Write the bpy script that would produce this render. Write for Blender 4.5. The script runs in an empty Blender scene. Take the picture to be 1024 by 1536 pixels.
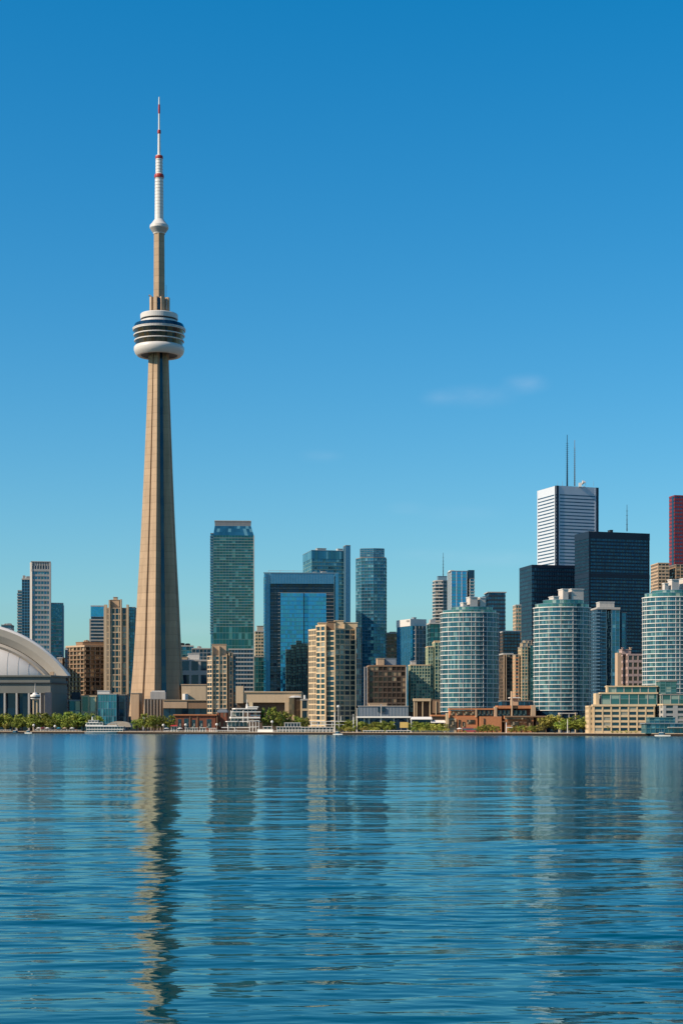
import bpy, bmesh, math, random
import numpy as np
from mathutils import Vector, Matrix, noise
R = math.radians
random.seed(7)
sc = bpy.context.scene
col = sc.collection

# ------------------------------------------------------------ camera
F = 2586.0      # focal length in photo pixels
HZ = 1088.0     # horizon row
CZ = 6.0        # eye height over the water
cd = bpy.data.cameras.new('camera')
cam = bpy.data.objects.new('camera', cd); col.objects.link(cam)
cam.location = (0, 0, CZ); cam.rotation_euler = (R(90), 0, 0)
cd.sensor_fit = 'HORIZONTAL'; cd.sensor_width = 36; cd.lens = F / 1024 * 36
cd.shift_y = (HZ - 768) / 1024
cd.clip_start = 1; cd.clip_end = 60000
sc.camera = cam

# ------------------------------------------------------------ sun, sky
SUN_AZ, SUN_EL = 203.0, 36.0
sv = Vector((math.cos(R(SUN_AZ)) * math.cos(R(SUN_EL)), math.sin(R(SUN_AZ)) * math.cos(R(SUN_EL)), math.sin(R(SUN_EL))))
sd = bpy.data.lights.new('sun', 'SUN'); sd.energy = 5.0; sd.angle = R(0.5); sd.color = (1.0, 0.84, 0.66)
sun = bpy.data.objects.new('sun', sd); col.objects.link(sun)
sun.rotation_euler = sv.to_track_quat('Z', 'Y').to_euler(); sun.location = (-300, 0, 400)

w = bpy.data.worlds.new('World'); sc.world = w; w.use_nodes = True
nt = w.node_tree; nt.nodes.clear(); N = nt.nodes; L = nt.links
out = N.new('ShaderNodeOutputWorld'); bg = N.new('ShaderNodeBackground')
sky = N.new('ShaderNodeTexSky'); sky.sky_type = 'NISHITA'; sky.sun_disc = False
sky.sun_elevation = R(SUN_EL); sky.sun_rotation = R(90 - SUN_AZ)
sky.altitude = 0; sky.air_density = 1.09; sky.dust_density = 0.73; sky.ozone_density = 3.6
hsv = N.new('ShaderNodeHueSaturation'); hsv.inputs['Hue'].default_value = 0.492; hsv.inputs['Saturation'].default_value = 1.46
tint = N.new('ShaderNodeMixRGB'); tint.blend_type = 'MULTIPLY'; tint.inputs[0].default_value = 1; tint.inputs[2].default_value = (0.685, 1.01, 1.14, 1)
L.new(sky.outputs[0], hsv.inputs['Color']); gm_ = N.new('ShaderNodeGamma'); gm_.inputs[1].default_value = .868; L.new(hsv.outputs[0], gm_.inputs[0]); L.new(gm_.outputs[0], tint.inputs[1])
# faint wisps of cloud, at directions of the sky
tc = N.new('ShaderNodeTexCoord')
last = tint.outputs[0]
nz = N.new('ShaderNodeTexNoise'); nz.inputs['Scale'].default_value = 1.0; nz.inputs['Detail'].default_value = 5
mp = N.new('ShaderNodeMapping'); mp.inputs['Scale'].default_value = (70, 70, 190)
L.new(tc.outputs['Generated'], mp.inputs[0]); L.new(mp.outputs[0], nz.inputs[0])
for px, py, wx, wz, s in ((787, 576, .0105, .0045, 1.0), (712, 594, .018, .0052, .8), (655, 597, .008, .004, .5), (482, 684, .010, .003, .4),
                          (608, 762, .010, .003, .45), (745, 838, .030, .004, .55), (690, 770, .020, .004, .3), (290, 942, .018, .004, .6), (640, 832, .02, .003, .35)):
    c = Vector(((px - 512) / F, 1, (HZ - py) / F)).normalized()
    sub = N.new('ShaderNodeVectorMath'); sub.operation = 'SUBTRACT'; sub.inputs[1].default_value = c
    L.new(tc.outputs['Generated'], sub.inputs[0])
    sc2 = N.new('ShaderNodeVectorMath'); sc2.operation = 'MULTIPLY'; sc2.inputs[1].default_value = (1 / wx, 1 / wx, 1 / wz)
    L.new(sub.outputs[0], sc2.inputs[0])
    ln = N.new('ShaderNodeVectorMath'); ln.operation = 'LENGTH'; L.new(sc2.outputs[0], ln.inputs[0])
    mr = N.new('ShaderNodeMapRange'); mr.interpolation_type = 'SMOOTHSTEP'
    mr.inputs[1].default_value = 0; mr.inputs[2].default_value = 1.7; mr.inputs[3].default_value = 1; mr.inputs[4].default_value = 0
    L.new(ln.outputs['Value'], mr.inputs[0])
    m2 = N.new('ShaderNodeMath'); m2.operation = 'MULTIPLY'; L.new(mr.outputs[0], m2.inputs[0]); L.new(nz.outputs[0], m2.inputs[1])
    m3 = N.new('ShaderNodeMath'); m3.operation = 'MULTIPLY'; L.new(m2.outputs[0], m3.inputs[0]); m3.inputs[1].default_value = 0.17 * s
    mx = N.new('ShaderNodeMixRGB'); mx.inputs[2].default_value = (5.0, 5.6, 6.4, 1)
    L.new(m3.outputs[0], mx.inputs[0]); L.new(last, mx.inputs[1]); last = mx.outputs[0]
L.new(last, bg.inputs[0]); bg.inputs[1].default_value = 0.110
L.new(bg.outputs[0], out.inputs[0])

sc.view_settings.view_transform = 'Standard'; sc.view_settings.look = 'None'
sc.view_settings.gamma = 1; sc.view_settings.exposure = 0.43
sc.render.engine = 'CYCLES'
sc.cycles.max_bounces = 5; sc.cycles.glossy_bounces = 4; sc.cycles.diffuse_bounces = 2
sc.cycles.transmission_bounces = 2; sc.cycles.caustics_reflective = False; sc.cycles.caustics_refractive = False
sc.cycles.use_denoising = True; sc.cycles.denoiser = 'OPENIMAGEDENOISE'; sc.cycles.denoising_input_passes = 'RGB_ALBEDO_NORMAL'; sc.cycles.denoising_prefilter = 'ACCURATE'; sc.cycles.sample_clamp_indirect = 4

# ------------------------------------------------------------ helpers
GZ = 1.5        # height of the quay and the ground
def S(px): return CZ * F / (12.3 + 0.0044 * px)            # distance of the shore along that bearing
def X(px, D): return (px - 512) / F * D
def Z(py, D): return CZ + (HZ - py) / F * D
def at(px, D): return (X(px, D), D)

def tag(o, label=None, cat=None, group=None, kind=None):
    if label: o['label'] = label
    if cat: o['category'] = cat
    if group: o['group'] = group
    if kind: o['kind'] = kind
    return o
def empty(name, loc, label, cat, group=None, rz=0):
    o = bpy.data.objects.new(name, None); col.objects.link(o); o.location = loc; o.rotation_euler = (0, 0, rz)
    o.empty_display_size = 1
    return tag(o, label, cat, group)

class MB:
    """collects shapes in world (or root-local) coordinates and links them as one mesh object"""
    def __init__(s): s.v = []; s.f = []; s.uv = []; s.m = []; s.cur = 0
    def face(s, pts, uv=None):
        b = len(s.v); s.v += [tuple(p) for p in pts]; s.f.append(tuple(range(b, b + len(pts))))
        s.uv += list(uv) if uv else [(p[0], p[1]) for p in pts]; s.m.append(s.cur)
    def box(s, c, sz, rz=0):
        M = Matrix.Translation(c) @ Matrix.Rotation(rz, 4, 'Z')
        x, y, z = sz[0] / 2, sz[1] / 2, sz[2] / 2
        p = [M @ Vector(q) for q in ((-x, -y, -z), (x, -y, -z), (x, y, -z), (-x, y, -z), (-x, -y, z), (x, -y, z), (x, y, z), (-x, y, z))]
        for f in ((0, 1, 5, 4), (1, 2, 6, 5), (2, 3, 7, 6), (3, 0, 4, 7), (4, 5, 6, 7), (3, 2, 1, 0)): s.face([p[i] for i in f])
    def prism(s, poly, z0, z1, us=1.0, vs=1.0, top=True, poly2=None):
        n = len(poly); q = poly2 or poly; acc = 0
        for i in range(n):
            a, b = poly[i], poly[(i + 1) % n]; a2, b2 = q[i], q[(i + 1) % n]
            l = math.hypot(b[0] - a[0], b[1] - a[1])
            h = (z1 - z0) / vs
            s.face([(a[0], a[1], z0), (b[0], b[1], z0), (b2[0], b2[1], z1), (a2[0], a2[1], z1)],
                   [(acc / us, 0), ((acc + l) / us, 0), ((acc + l) / us, h), (acc / us, h)])
            acc += l
        if top:
            s.face([(p[0], p[1], z1) for p in q]); s.face([(p[0], p[1], z0) for p in reversed(poly)])
    def edge_box(s, A, u, n, s0, s1, z0, z1, d0, d1, uv=None):
        P = lambda t, d, z: (A[0] + u[0] * t + n[0] * d, A[1] + u[1] * t + n[1] * d, z)
        U = [uv] * 4 if uv else None
        s.face([P(s0, d1, z0), P(s1, d1, z0), P(s1, d1, z1), P(s0, d1, z1)], U)
        s.face([P(s0, d0, z0), P(s0, d1, z0), P(s0, d1, z1), P(s0, d0, z1)], U)
        s.face([P(s1, d1, z0), P(s1, d0, z0), P(s1, d0, z1), P(s1, d1, z1)], U)
        s.face([P(s0, d1, z1), P(s1, d1, z1), P(s1, d0, z1), P(s0, d0, z1)], U)
        s.face([P(s0, d0, z0), P(s1, d0, z0), P(s1, d1, z0), P(s0, d1, z0)], U)
        s.face([P(s1, d0, z0), P(s0, d0, z0), P(s0, d0, z1), P(s1, d0, z1)], U)
    def tube(s, a, b, r0, r1=None, n=8):
        r1 = r0 if r1 is None else r1
        a = Vector(a); b = Vector(b); d = (b - a)
        q = d.to_track_quat('Z', 'Y')
        ra = [a + q @ Vector((math.cos(t) * r0, math.sin(t) * r0, 0)) for t in [2 * math.pi * i / n for i in range(n)]]
        rb = [b + q @ Vector((math.cos(t) * r1, math.sin(t) * r1, 0)) for t in [2 * math.pi * i / n for i in range(n)]]
        for i in range(n): s.face([ra[i], ra[(i + 1) % n], rb[(i + 1) % n], rb[i]])
        s.face(list(reversed(ra))); s.face(rb)
    def lathe(s, c, prof, n=40, us=1.0, rot=0):
        for k in range(len(prof) - 1):
            (r0, z0), (r1, z1) = prof[k], prof[k + 1]
            for i in range(n):
                t0, t1 = 2 * math.pi * i / n + rot, 2 * math.pi * (i + 1) / n + rot
                P = lambda r, t, z: (c[0] + r * math.cos(t), c[1] + r * math.sin(t), z)
                s.face([P(r0, t0, z0), P(r0, t1, z0), P(r1, t1, z1), P(r1, t0, z1)], [(i / us, k), ((i + 1) / us, k), ((i + 1) / us, k + 1), (i / us, k + 1)])
    def build(s, name, mat, parent=None, smooth=False, sharp=40):
        me = bpy.data.meshes.new(name)
        me.from_pydata(s.v, [], s.f); me.update()
        uvl = me.uv_layers.new(name='UVMap'); uvl.data.foreach_set('uv', [c for t in s.uv for c in t])
        mats = mat if isinstance(mat, (list, tuple)) else [mat]
        for m in mats: me.materials.append(m)
        if len(mats) > 1: me.polygons.foreach_set('material_index', s.m)
        if smooth:
            bm = bmesh.new(); bm.from_mesh(me); bmesh.ops.remove_doubles(bm, verts=bm.verts, dist=.0005); bm.to_mesh(me); bm.free()
            me.shade_smooth(); me.set_sharp_from_angle(angle=R(sharp))
        o = bpy.data.objects.new(name, me); col.objects.link(o)
        if parent:
            o.parent = parent
            o.matrix_parent_inverse = (Matrix.Translation(parent.location) @ parent.rotation_euler.to_matrix().to_4x4()).inverted()
        return o
def cp(o, loc, parent=None):
    c = o.copy(); col.objects.link(c); c.location = loc
    if parent: c.parent = parent
    return c
def copy_tree(o, loc, rz, label=None, scale=None):
    r = o.copy(); col.objects.link(r); r.location = loc; r.rotation_euler = (0, 0, rz)
    if scale: r.scale = scale
    if label: r['label'] = label
    for ch in o.children:
        c = ch.copy(); col.objects.link(c); c.parent = r
        for g in ch.children:
            d = g.copy(); col.objects.link(d); d.parent = c
    return r

def normals(poly):
    n = len(poly); r = []
    for i in range(n):
        a, b = poly[i], poly[(i + 1) % n]; dx, dy = b[0] - a[0], b[1] - a[1]; l = math.hypot(dx, dy)
        r.append(((dx / l, dy / l), (dy / l, -dx / l), l))
    return r
def offset(poly, d):
    E = normals(poly); n = len(poly); r = []
    for i in range(n):
        n0 = E[i - 1][1]; n1 = E[i][1]
        k = 1 + n0[0] * n1[0] + n0[1] * n1[1]
        k = max(k, .35)
        r.append((poly[i][0] + d * (n0[0] + n1[0]) / k, poly[i][1] + d * (n0[1] + n1[1]) / k))
    return r
def boxpoly(cp_, rp, D, th, lp=None, depth=25):
    """box footprint whose whole outline, sides included, spans the pixels cp_..rp (with lp: cp_ is the near corner, lp the left end)"""
    a, b = cp_, rp
    for k in range(12):
        P = boxpoly0(a, b, D, th, lp, depth)
        xs = [x / y * F + 512 for x, y in P]; e0 = (cp_ - min(xs)) if lp is None else 0; e1 = rp - max(xs)
        a += e0; b += e1
        if b - a < .5 * (rp - cp_): depth *= .75; a, b = cp_, rp
    return boxpoly0(a, b, D, th, lp, depth)
def boxpoly0(cp_, rp, D, th, lp=None, depth=25):
    """footprint of a box: near-left corner at pixel cp_, distance D; right end at pixel rp; left face reaching pixel lp"""
    t = R(th); k = (rp - 512) / F; Cx = X(cp_, D)
    W = (k * D - Cx) / (math.cos(t) - k * math.sin(t))
    if lp is not None:
        k = (lp - 512) / F; depth = (Cx - k * D) / (math.sin(t) + k * math.cos(t))
    u = (math.cos(t), math.sin(t)); v = (-math.sin(t), math.cos(t))
    return [(Cx, D), (Cx + u[0] * W, D + u[1] * W), (Cx + u[0] * W + v[0] * depth, D + u[1] * W + v[1] * depth), (Cx + v[0] * depth, D + v[1] * depth)]
def pp(*a): return [at(p, d) for p, d in a]

# ------------------------------------------------------------ materials
def base_mat(name):
    m = bpy.data.materials.new(name); m.use_nodes = True
    return m, m.node_tree.nodes, m.node_tree.links, m.node_tree.nodes['Principled BSDF']
def solid(name, c, rough=.7, metal=0, var=.12, scale=.6, bump=0.0, spec=.3, streak=False):
    m, n, l, b = base_mat(name)
    tc = n.new('ShaderNodeTexCoord'); mpn = n.new('ShaderNodeMapping')
    mpn.inputs['Scale'].default_value = (scale, scale, scale * (.12 if streak else 1))
    nz = n.new('ShaderNodeTexNoise'); nz.inputs['Scale'].default_value = 1; nz.inputs['Detail'].default_value = 6; nz.inputs['Roughness'].default_value = .65
    l.new(tc.outputs['Object'], mpn.inputs[0]); l.new(mpn.outputs[0], nz.inputs[0])
    mr = n.new('ShaderNodeMapRange'); mr.inputs[1].default_value = .25; mr.inputs[2].default_value = .75
    mr.inputs[3].default_value = 1 - var; mr.inputs[4].default_value = 1 + var
    l.new(nz.outputs[0], mr.inputs[0])
    mx = n.new('ShaderNodeVectorMath'); mx.operation = 'SCALE'; mx.inputs[0].default_value = c
    l.new(mr.outputs[0], mx.inputs['Scale']); l.new(mx.outputs[0], b.inputs['Base Color'])
    b.inputs['Roughness'].default_value = rough; b.inputs['Metallic'].default_value = metal; b.inputs['Specular IOR Level'].default_value = spec
    if bump:
        bp = n.new('ShaderNodeBump'); bp.inputs['Strength'].default_value = bump; bp.inputs['Distance'].default_value = .3
        l.new(nz.outputs[0], bp.inputs['Height']); l.new(bp.outputs[0], b.inputs['Normal'])
    return m
def add_pour_lines(m, pitch, amount):
    n, l = m.node_tree.nodes, m.node_tree.links; b = n['Principled BSDF']; src = b.inputs['Base Color'].links[0].from_socket
    tc = n.new('ShaderNodeTexCoord'); sp = n.new('ShaderNodeSeparateXYZ'); l.new(tc.outputs['Object'], sp.inputs[0])
    d = n.new('ShaderNodeMath'); d.operation = 'DIVIDE'; d.inputs[1].default_value = pitch; l.new(sp.outputs[2], d.inputs[0])
    fr = n.new('ShaderNodeMath'); fr.operation = 'FRACT'; l.new(d.outputs[0], fr.inputs[0])
    lt = n.new('ShaderNodeMath'); lt.operation = 'LESS_THAN'; lt.inputs[1].default_value = .12; l.new(fr.outputs[0], lt.inputs[0])
    fl = n.new('ShaderNodeMath'); fl.operation = 'FLOOR'; l.new(d.outputs[0], fl.inputs[0])
    wn = n.new('ShaderNodeTexWhiteNoise'); wn.noise_dimensions = '1D'; l.new(fl.outputs[0], wn.inputs['W'])
    # each pour has its own tone, with a darker joint between pours
    a = n.new('ShaderNodeMath'); a.operation = 'MULTIPLY_ADD'; a.inputs[1].default_value = amount; a.inputs[2].default_value = 1 - amount * .5; l.new(wn.outputs['Value'], a.inputs[0])
    c = n.new('ShaderNodeMath'); c.operation = 'MULTIPLY_ADD'; c.inputs[1].default_value = -amount * 1.2; l.new(lt.outputs[0], c.inputs[0]); l.new(a.outputs[0], c.inputs[2])
    s_ = n.new('ShaderNodeVectorMath'); s_.operation = 'SCALE'; l.new(src, s_.inputs[0]); l.new(c.outputs[0], s_.inputs['Scale']); l.new(s_.outputs[0], b.inputs['Base Color'])
def glass(name, c1, c2, c3=None, metal=.55, rough=.06, wob=.05, lit=.12, spec=.6):
    """window glass: every pane (a UV cell) has its own tone, its own slight tilt, some have blinds"""
    m, n, l, b = base_mat(name)
    uv = n.new('ShaderNodeUVMap'); fl = n.new('ShaderNodeVectorMath'); fl.operation = 'FLOOR'
    l.new(uv.outputs[0], fl.inputs[0])
    oi = n.new('ShaderNodeObjectInfo'); ad = n.new('ShaderNodeVectorMath'); ad.operation = 'ADD'
    l.new(fl.outputs[0], ad.inputs[0]); l.new(oi.outputs['Random'], ad.inputs[1])
    wn = n.new('ShaderNodeTexWhiteNoise'); wn.noise_dimensions = '3D'; l.new(fl.outputs[0], wn.inputs['Vector'])
    # broad drift of tone over the facade
    nz = n.new('ShaderNodeTexNoise'); nz.inputs['Scale'].default_value = .16; nz.inputs['Detail'].default_value = 3; l.new(uv.outputs[0], nz.inputs[0])
    mxf = n.new('ShaderNodeMath'); mxf.operation = 'MULTIPLY_ADD'; mxf.inputs[1].default_value = .55
    sc_ = n.new('ShaderNodeMapRange'); sc_.inputs[1].default_value = .3; sc_.inputs[2].default_value = .7; sc_.inputs[3].default_value = 0; sc_.inputs[4].default_value = .45
    l.new(nz.outputs[0], sc_.inputs[0]); l.new(wn.outputs['Value'], mxf.inputs[0]); l.new(sc_.outputs[0], mxf.inputs[2])
    mix = n.new('ShaderNodeMixRGB'); mix.inputs[1].default_value = (*c1, 1); mix.inputs[2].default_value = (*c2, 1)
    l.new(mxf.outputs[0], mix.inputs[0]); res = mix.outputs[0]
    met = None
    if c3:
        sep = n.new('ShaderNodeSeparateColor'); l.new(wn.outputs['Color'], sep.inputs[0])
        gt = n.new('ShaderNodeMath'); gt.operation = 'LESS_THAN'; gt.inputs[1].default_value = lit; l.new(sep.outputs[1], gt.inputs[0])
        m3 = n.new('ShaderNodeMixRGB'); m3.inputs[2].default_value = (*c3, 1); l.new(gt.outputs[0], m3.inputs[0]); l.new(res, m3.inputs[1]); res = m3.outputs[0]
        ms = n.new('ShaderNodeMath'); ms.operation = 'MULTIPLY_ADD'; ms.inputs[1].default_value = -metal * .5; ms.inputs[2].default_value = metal
        l.new(gt.outputs[0], ms.inputs[0]); l.new(ms.outputs[0], b.inputs['Metallic'])
    else: b.inputs['Metallic'].default_value = metal
    l.new(res, b.inputs['Base Color']); b.inputs['Roughness'].default_value = rough; b.inputs['Specular IOR Level'].default_value = spec
    g = n.new('ShaderNodeNewGeometry'); cs = n.new('ShaderNodeVectorMath'); cs.operation = 'SUBTRACT'; cs.inputs[1].default_value = (.5, .5, .5)
    l.new(wn.outputs['Color'], cs.inputs[0])
    s2 = n.new('ShaderNodeVectorMath'); s2.operation = 'SCALE'; s2.inputs['Scale'].default_value = wob; l.new(cs.outputs[0], s2.inputs[0])
    a2 = n.new('ShaderNodeVectorMath'); a2.operation = 'ADD'; l.new(g.outputs['Normal'], a2.inputs[0]); l.new(s2.outputs[0], a2.inputs[1])
    nn = n.new('ShaderNodeVectorMath'); nn.operation = 'NORMALIZE'; l.new(a2.outputs[0], nn.inputs[0]); l.new(nn.outputs[0], b.inputs['Normal'])
    return m

M = {}
M['tower_concrete'] = solid('tower_concrete', (.39, .275, .175), .85, var=.2, scale=.3, streak=True)
M['concrete'] = solid('concrete', (.36, .31, .25), .85)
M['tan'] = solid('tan_wall', (.44, .31, .20), .85, var=.1, streak=True)
M['tan2'] = solid('tan_wall_pale', (.49, .37, .24), .85, var=.1, streak=True)
M['pale_green'] = solid('pale_green_wall', (.36, .40, .26), .8)
M['brown'] = solid('brown_wall', (.24, .15, .09), .8, streak=True)
M['brown2'] = solid('brown_wall_dark', (.10, .07, .05), .7)
M['brick'] = solid('orange_brick', (.44, .18, .08), .85, var=.25, scale=1.3)
M['redbrick'] = solid('red_brick', (.20, .07, .04), .85, var=.35, scale=.7, streak=True)
M['white'] = solid('white_paint', (.66, .63, .58), .5, var=.04)
M['white_panel'] = solid('white_panel', (.57, .535, .49), .35, var=.05, scale=.1)
M['cream'] = solid('cream_wall', (.55, .41, .25), .85, var=.08, streak=True)
M['pink'] = solid('pink_brown_wall', (.36, .26, .23), .85)
M['grey'] = solid('grey_metal', (.20, .23, .26), .55, var=.1, streak=True)
M['marble'] = solid('white_marble', (.50, .54, .58), .45, var=.05, scale=.05)
M['band_teal'] = solid('spandrel_grey_green', (.19, .24, .23), .4)
M['plant'] = solid('plant_room_panel', (.50, .44, .38), .6, var=.06)
M['ltgrey'] = solid('light_grey', (.38, .36, .33), .6, streak=True)
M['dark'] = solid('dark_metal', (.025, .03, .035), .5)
M['black'] = solid('black_metal', (.008, .016, .032), .4, var=.2)
M['blackish'] = solid('black_frame', (.022, .03, .042), .45, var=.2)
M['bluegrey'] = solid('blue_grey_frame', (.13, .22, .28), .4)
M['teal_frame'] = solid('teal_frame', (.10, .20, .20), .4)
M['bluesteel'] = solid('blue_steel', (.06, .24, .38), .25, var=.15, scale=.2, metal=.6)
M['maroon'] = solid('maroon_granite', (.20, .030, .038), .5, var=.15)
M['red'] = solid('red_paint', (.35, .03, .02), .5)
M['stadium_wall'] = solid('stadium_concrete', (.17, .17, .15), .8, var=.1, scale=.1, streak=True)
M['roof_white'] = solid('roof_membrane', (.64, .58, .52), .6, var=.05, scale=.08)
M['roof_grey'] = solid('roof_membrane_grey', (.42, .375, .32), .6, var=.05, scale=.06)
M['roof'] = solid('roof_gravel', (.22, .20, .18), .95)
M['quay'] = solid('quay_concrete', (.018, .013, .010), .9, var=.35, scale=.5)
M['quaycap'] = solid('quay_cap', (.38, .29, .20), .9)
M['bark'] = solid('bark', (.10, .07, .05), .9)
M['canopy_blue'] = solid('blue_canvas', (.04, .25, .35), .7)
M['tent'] = solid('tent_canvas', (.38, .33, .26), .8)
M['yellow'] = solid('yellow_panel', (.60, .40, .12), .7)
M['skin'] = solid('skin', (.45, .28, .20), .7)
def leafmat(name, c, c2):
    m, n, l, b = base_mat(name)
    uv = n.new('ShaderNodeUVMap'); mix = n.new('ShaderNodeMixRGB'); mix.inputs[1].default_value = (*c, 1); mix.inputs[2].default_value = (*c2, 1)
    sp = n.new('ShaderNodeSeparateXYZ'); l.new(uv.outputs[0], sp.inputs[0]); l.new(sp.outputs[0], mix.inputs[0])
    oi = n.new('ShaderNodeObjectInfo'); mr = n.new('ShaderNodeMapRange'); mr.inputs[3].default_value = .62; mr.inputs[4].default_value = 1.2; l.new(oi.outputs['Random'], mr.inputs[0])
    hs = n.new('ShaderNodeHueSaturation'); hr = n.new('ShaderNodeMapRange'); hr.inputs[3].default_value = .475; hr.inputs[4].default_value = .515; l.new(oi.outputs['Random'], hr.inputs[0])
    l.new(hr.outputs[0], hs.inputs['Hue']); l.new(mr.outputs[0], hs.inputs['Value']); l.new(mix.outputs[0], hs.inputs['Color']); l.new(hs.outputs[0], b.inputs['Base Color'])
    b.inputs['Roughness'].default_value = .6; b.inputs['Specular IOR Level'].default_value = .2
    return m
M['leaf'] = leafmat('leaf_green', (.085, .135, .02), (.30, .33, .045))
M['leafy'] = leafmat('leaf_olive', (.22, .22, .035), (.42, .38, .07))

add_pour_lines(M['tower_concrete'], 6.0, .12)
G = {}
G['green'] = glass('green_glass', (.006, .065, .075), (.018, .15, .16), (.06, .21, .21), .5, lit=.12)
G['teal'] = glass('teal_glass', (.015, .09, .14), (.045, .21, .30), (.12, .30, .36), .5, lit=.1)
G['tealpale'] = glass('pale_teal_glass', (.02, .10, .11), (.07, .21, .20), (.25, .32, .27), .45, lit=.2)
G['blue'] = glass('blue_glass', (.03, .25, .42), (.07, .36, .56), None, .75)
G['dkblue'] = glass('dark_blue_glass', (.005, .022, .045), (.015, .06, .11), None, .4)
G['office'] = glass('black_office_glass', (.012, .05, .09), (.035, .13, .20), None, .5, lit=.03)
G['brownglass'] = glass('bronze_glass', (.02, .016, .013), (.10, .07, .05), (.34, .24, .15), .35, lit=.12)
G['win'] = glass('window_glass', (.008, .028, .045), (.025, .08, .11), (.26, .25, .21), .3, lit=.2)
G['cyl'] = glass('cylinder_tower_glass', (.008, .05, .085), (.022, .12, .175), (.10, .21, .23), .35, lit=.22)
G['ferry'] = glass('cabin_glass', (.02, .05, .07), (.06, .12, .14), None, .3)

CAM = Vector((0, 0))
def facing(mid, nrm):
    d = Vector((-mid[0], -mid[1])).normalized(); return d.x * nrm[0] + d.y * nrm[1]

def tower(root, poly, zt, nfl, gm, band=('white', .5, .3), pier=('white', .3, .2, 3.0), zb=GZ, parapet=None, windows=None,
          wallname='glass_wall', roof=True, bandname='floor_band', piername='mullion', cells=1, bandz0=0):
    """curtain wall or masonry tower on a footprint: wall, one band per floor, mullions/piers, parapet; masonry gets window panes"""
    fh = (zt - zb) / nfl; bay = pier[3] if pier else 3.0
    mb = MB(); mb.prism(poly, zb, zt, bay / cells, fh)
    mb.build(wallname, gm if not windows else windows, root)
    if band:
        bm_, bh, bp = band
        mb = MB(); mb.prism(offset(poly, bp), 0, bh)
        o = mb.build(bandname, M[bm_], None)
        # origin at the foot of each band
        o.location = (0, 0, zb + bandz0); inv = (Matrix.Translation(root.location) @ root.rotation_euler.to_matrix().to_4x4()).inverted()
        o.parent = root; o.matrix_parent_inverse = inv
        for k in range(1, nfl):
            c = o.copy(); col.objects.link(c); c.location = (0, 0, zb + bandz0 + k * fh)
    E = normals(poly)
    if pier:
        pm, pw, pd, bay = pier; mb = MB()
        for i, (u, n, l) in enumerate(E):
            k = max(1, round(l / bay)); st = l / k
            for j in range(k + 1):
                if j == k and len(poly) > 8: continue
                a = max(0, j * st - pw / 2); b = min(l, j * st + pw / 2)
                if b - a < .05: continue
                mb.edge_box(poly[i], u, n, a, b, zb, zt - .02, -.05, pd)
        mb.build(piername, M[pm], root)
    if parapet:
        m_, h, p = parapet; mb = MB(); mb.prism(offset(poly, p), zt, zt + h); mb.build('parapet', M[m_], root)
    elif roof:
        mb = MB(); mb.prism(offset(poly, .35), zt, zt + .6); mb.build('roof', M['roof'], root)
    if windows:
        cand = []
        for i, (u, n, l) in enumerate(E):
            mid = ((poly[i][0] + poly[(i + 1) % len(poly)][0]) / 2, (poly[i][1] + poly[(i + 1) % len(poly)][1]) / 2)
            f = facing(mid, n)
            if f < .03: continue
            k = max(1, round(l / bay)); st = l / k; bh = band[1] if band else .5
            for j in range(k):
                for q in range(nfl):
                    z0 = zb + bandz0 + q * fh + bh; z1 = zb + bandz0 + (q + 1) * fh
                    if z1 > zt: z1 = zt - .05
                    if z1 - z0 < .4: continue
                    cand.append((round(f, 2), q, i, j, u, n, st, z0, z1))
        cand.sort(key=lambda c: (-c[1], -c[0]))
        rest = MB()
        for idx, (f, q, i, j, u, n, st, z0, z1) in enumerate(cand):
            pw = pier[1]; mb = rest if idx >= 100 else MB()
            uvc = (i * 37 + j + .5, q + .5)
            mb.edge_box(poly[i], u, n, j * st + pw / 2 + .02, (j + 1) * st - pw / 2 - .02, z0 + .01, z1 - .01, -.02, .07, uvc)
            if idx < 100: mb.build('window', gm, root)
        if rest.f: tag(rest.build('window', gm, root), kind='stuff')
    return fh

def pbox(root, name, poly, z0, z1, mat):
    mb = MB(); mb.prism(poly, z0, z1); return mb.build(name, mat if not isinstance(mat, str) else M[mat], root)
def root_at(name, poly, label, cat='building', group=None):
    x = sum(p[0] for p in poly) / len(poly); y = sum(p[1] for p in poly) / len(poly)
    return empty(name, (x, y, GZ), label, cat, group)
def roof_units(root, poly, z, n, seed, mat='ltgrey', h=(1.5, 3.5)):
    rr = random.Random(seed); cx = sum(p[0] for p in poly) / len(poly); cy = sum(p[1] for p in poly) / len(poly)
    for k in range(n):
        a = rr.choice(poly); t = rr.uniform(.15, .6); x = cx + (a[0] - cx) * t; y = cy + (a[1] - cy) * t
        hh = rr.uniform(*h); w_ = rr.uniform(2, 5)
        mb = MB(); mb.box((x, y, z + hh / 2), (w_, w_ * .8, hh), R(15))
        mb.box((x, y, z + hh + .15), (w_ * .6, w_ * .5, .3), R(15))
        mb.build('roof_unit', M[mat], root)
def mast(root, px, D, py0, py1, r, mat='dark', name='antenna', rungs=0):
    mb = MB(); x, y = at(px, D); z0, z1 = Z(py0, D), Z(py1, D)
    mb.tube((x, y, z0), (x, y, z1), r, r * .35, 6)
    for k in range(rungs):
        z = z0 + (z1 - z0) * (k + .5) / rungs * .85; q = r * 2.4
        mb.box((x, y, z), (q * 1.6, .25, .25)); mb.box((x, y, z), (.25, q * 1.6, .25))
    return mb.build(name, M[mat], root)

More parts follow.
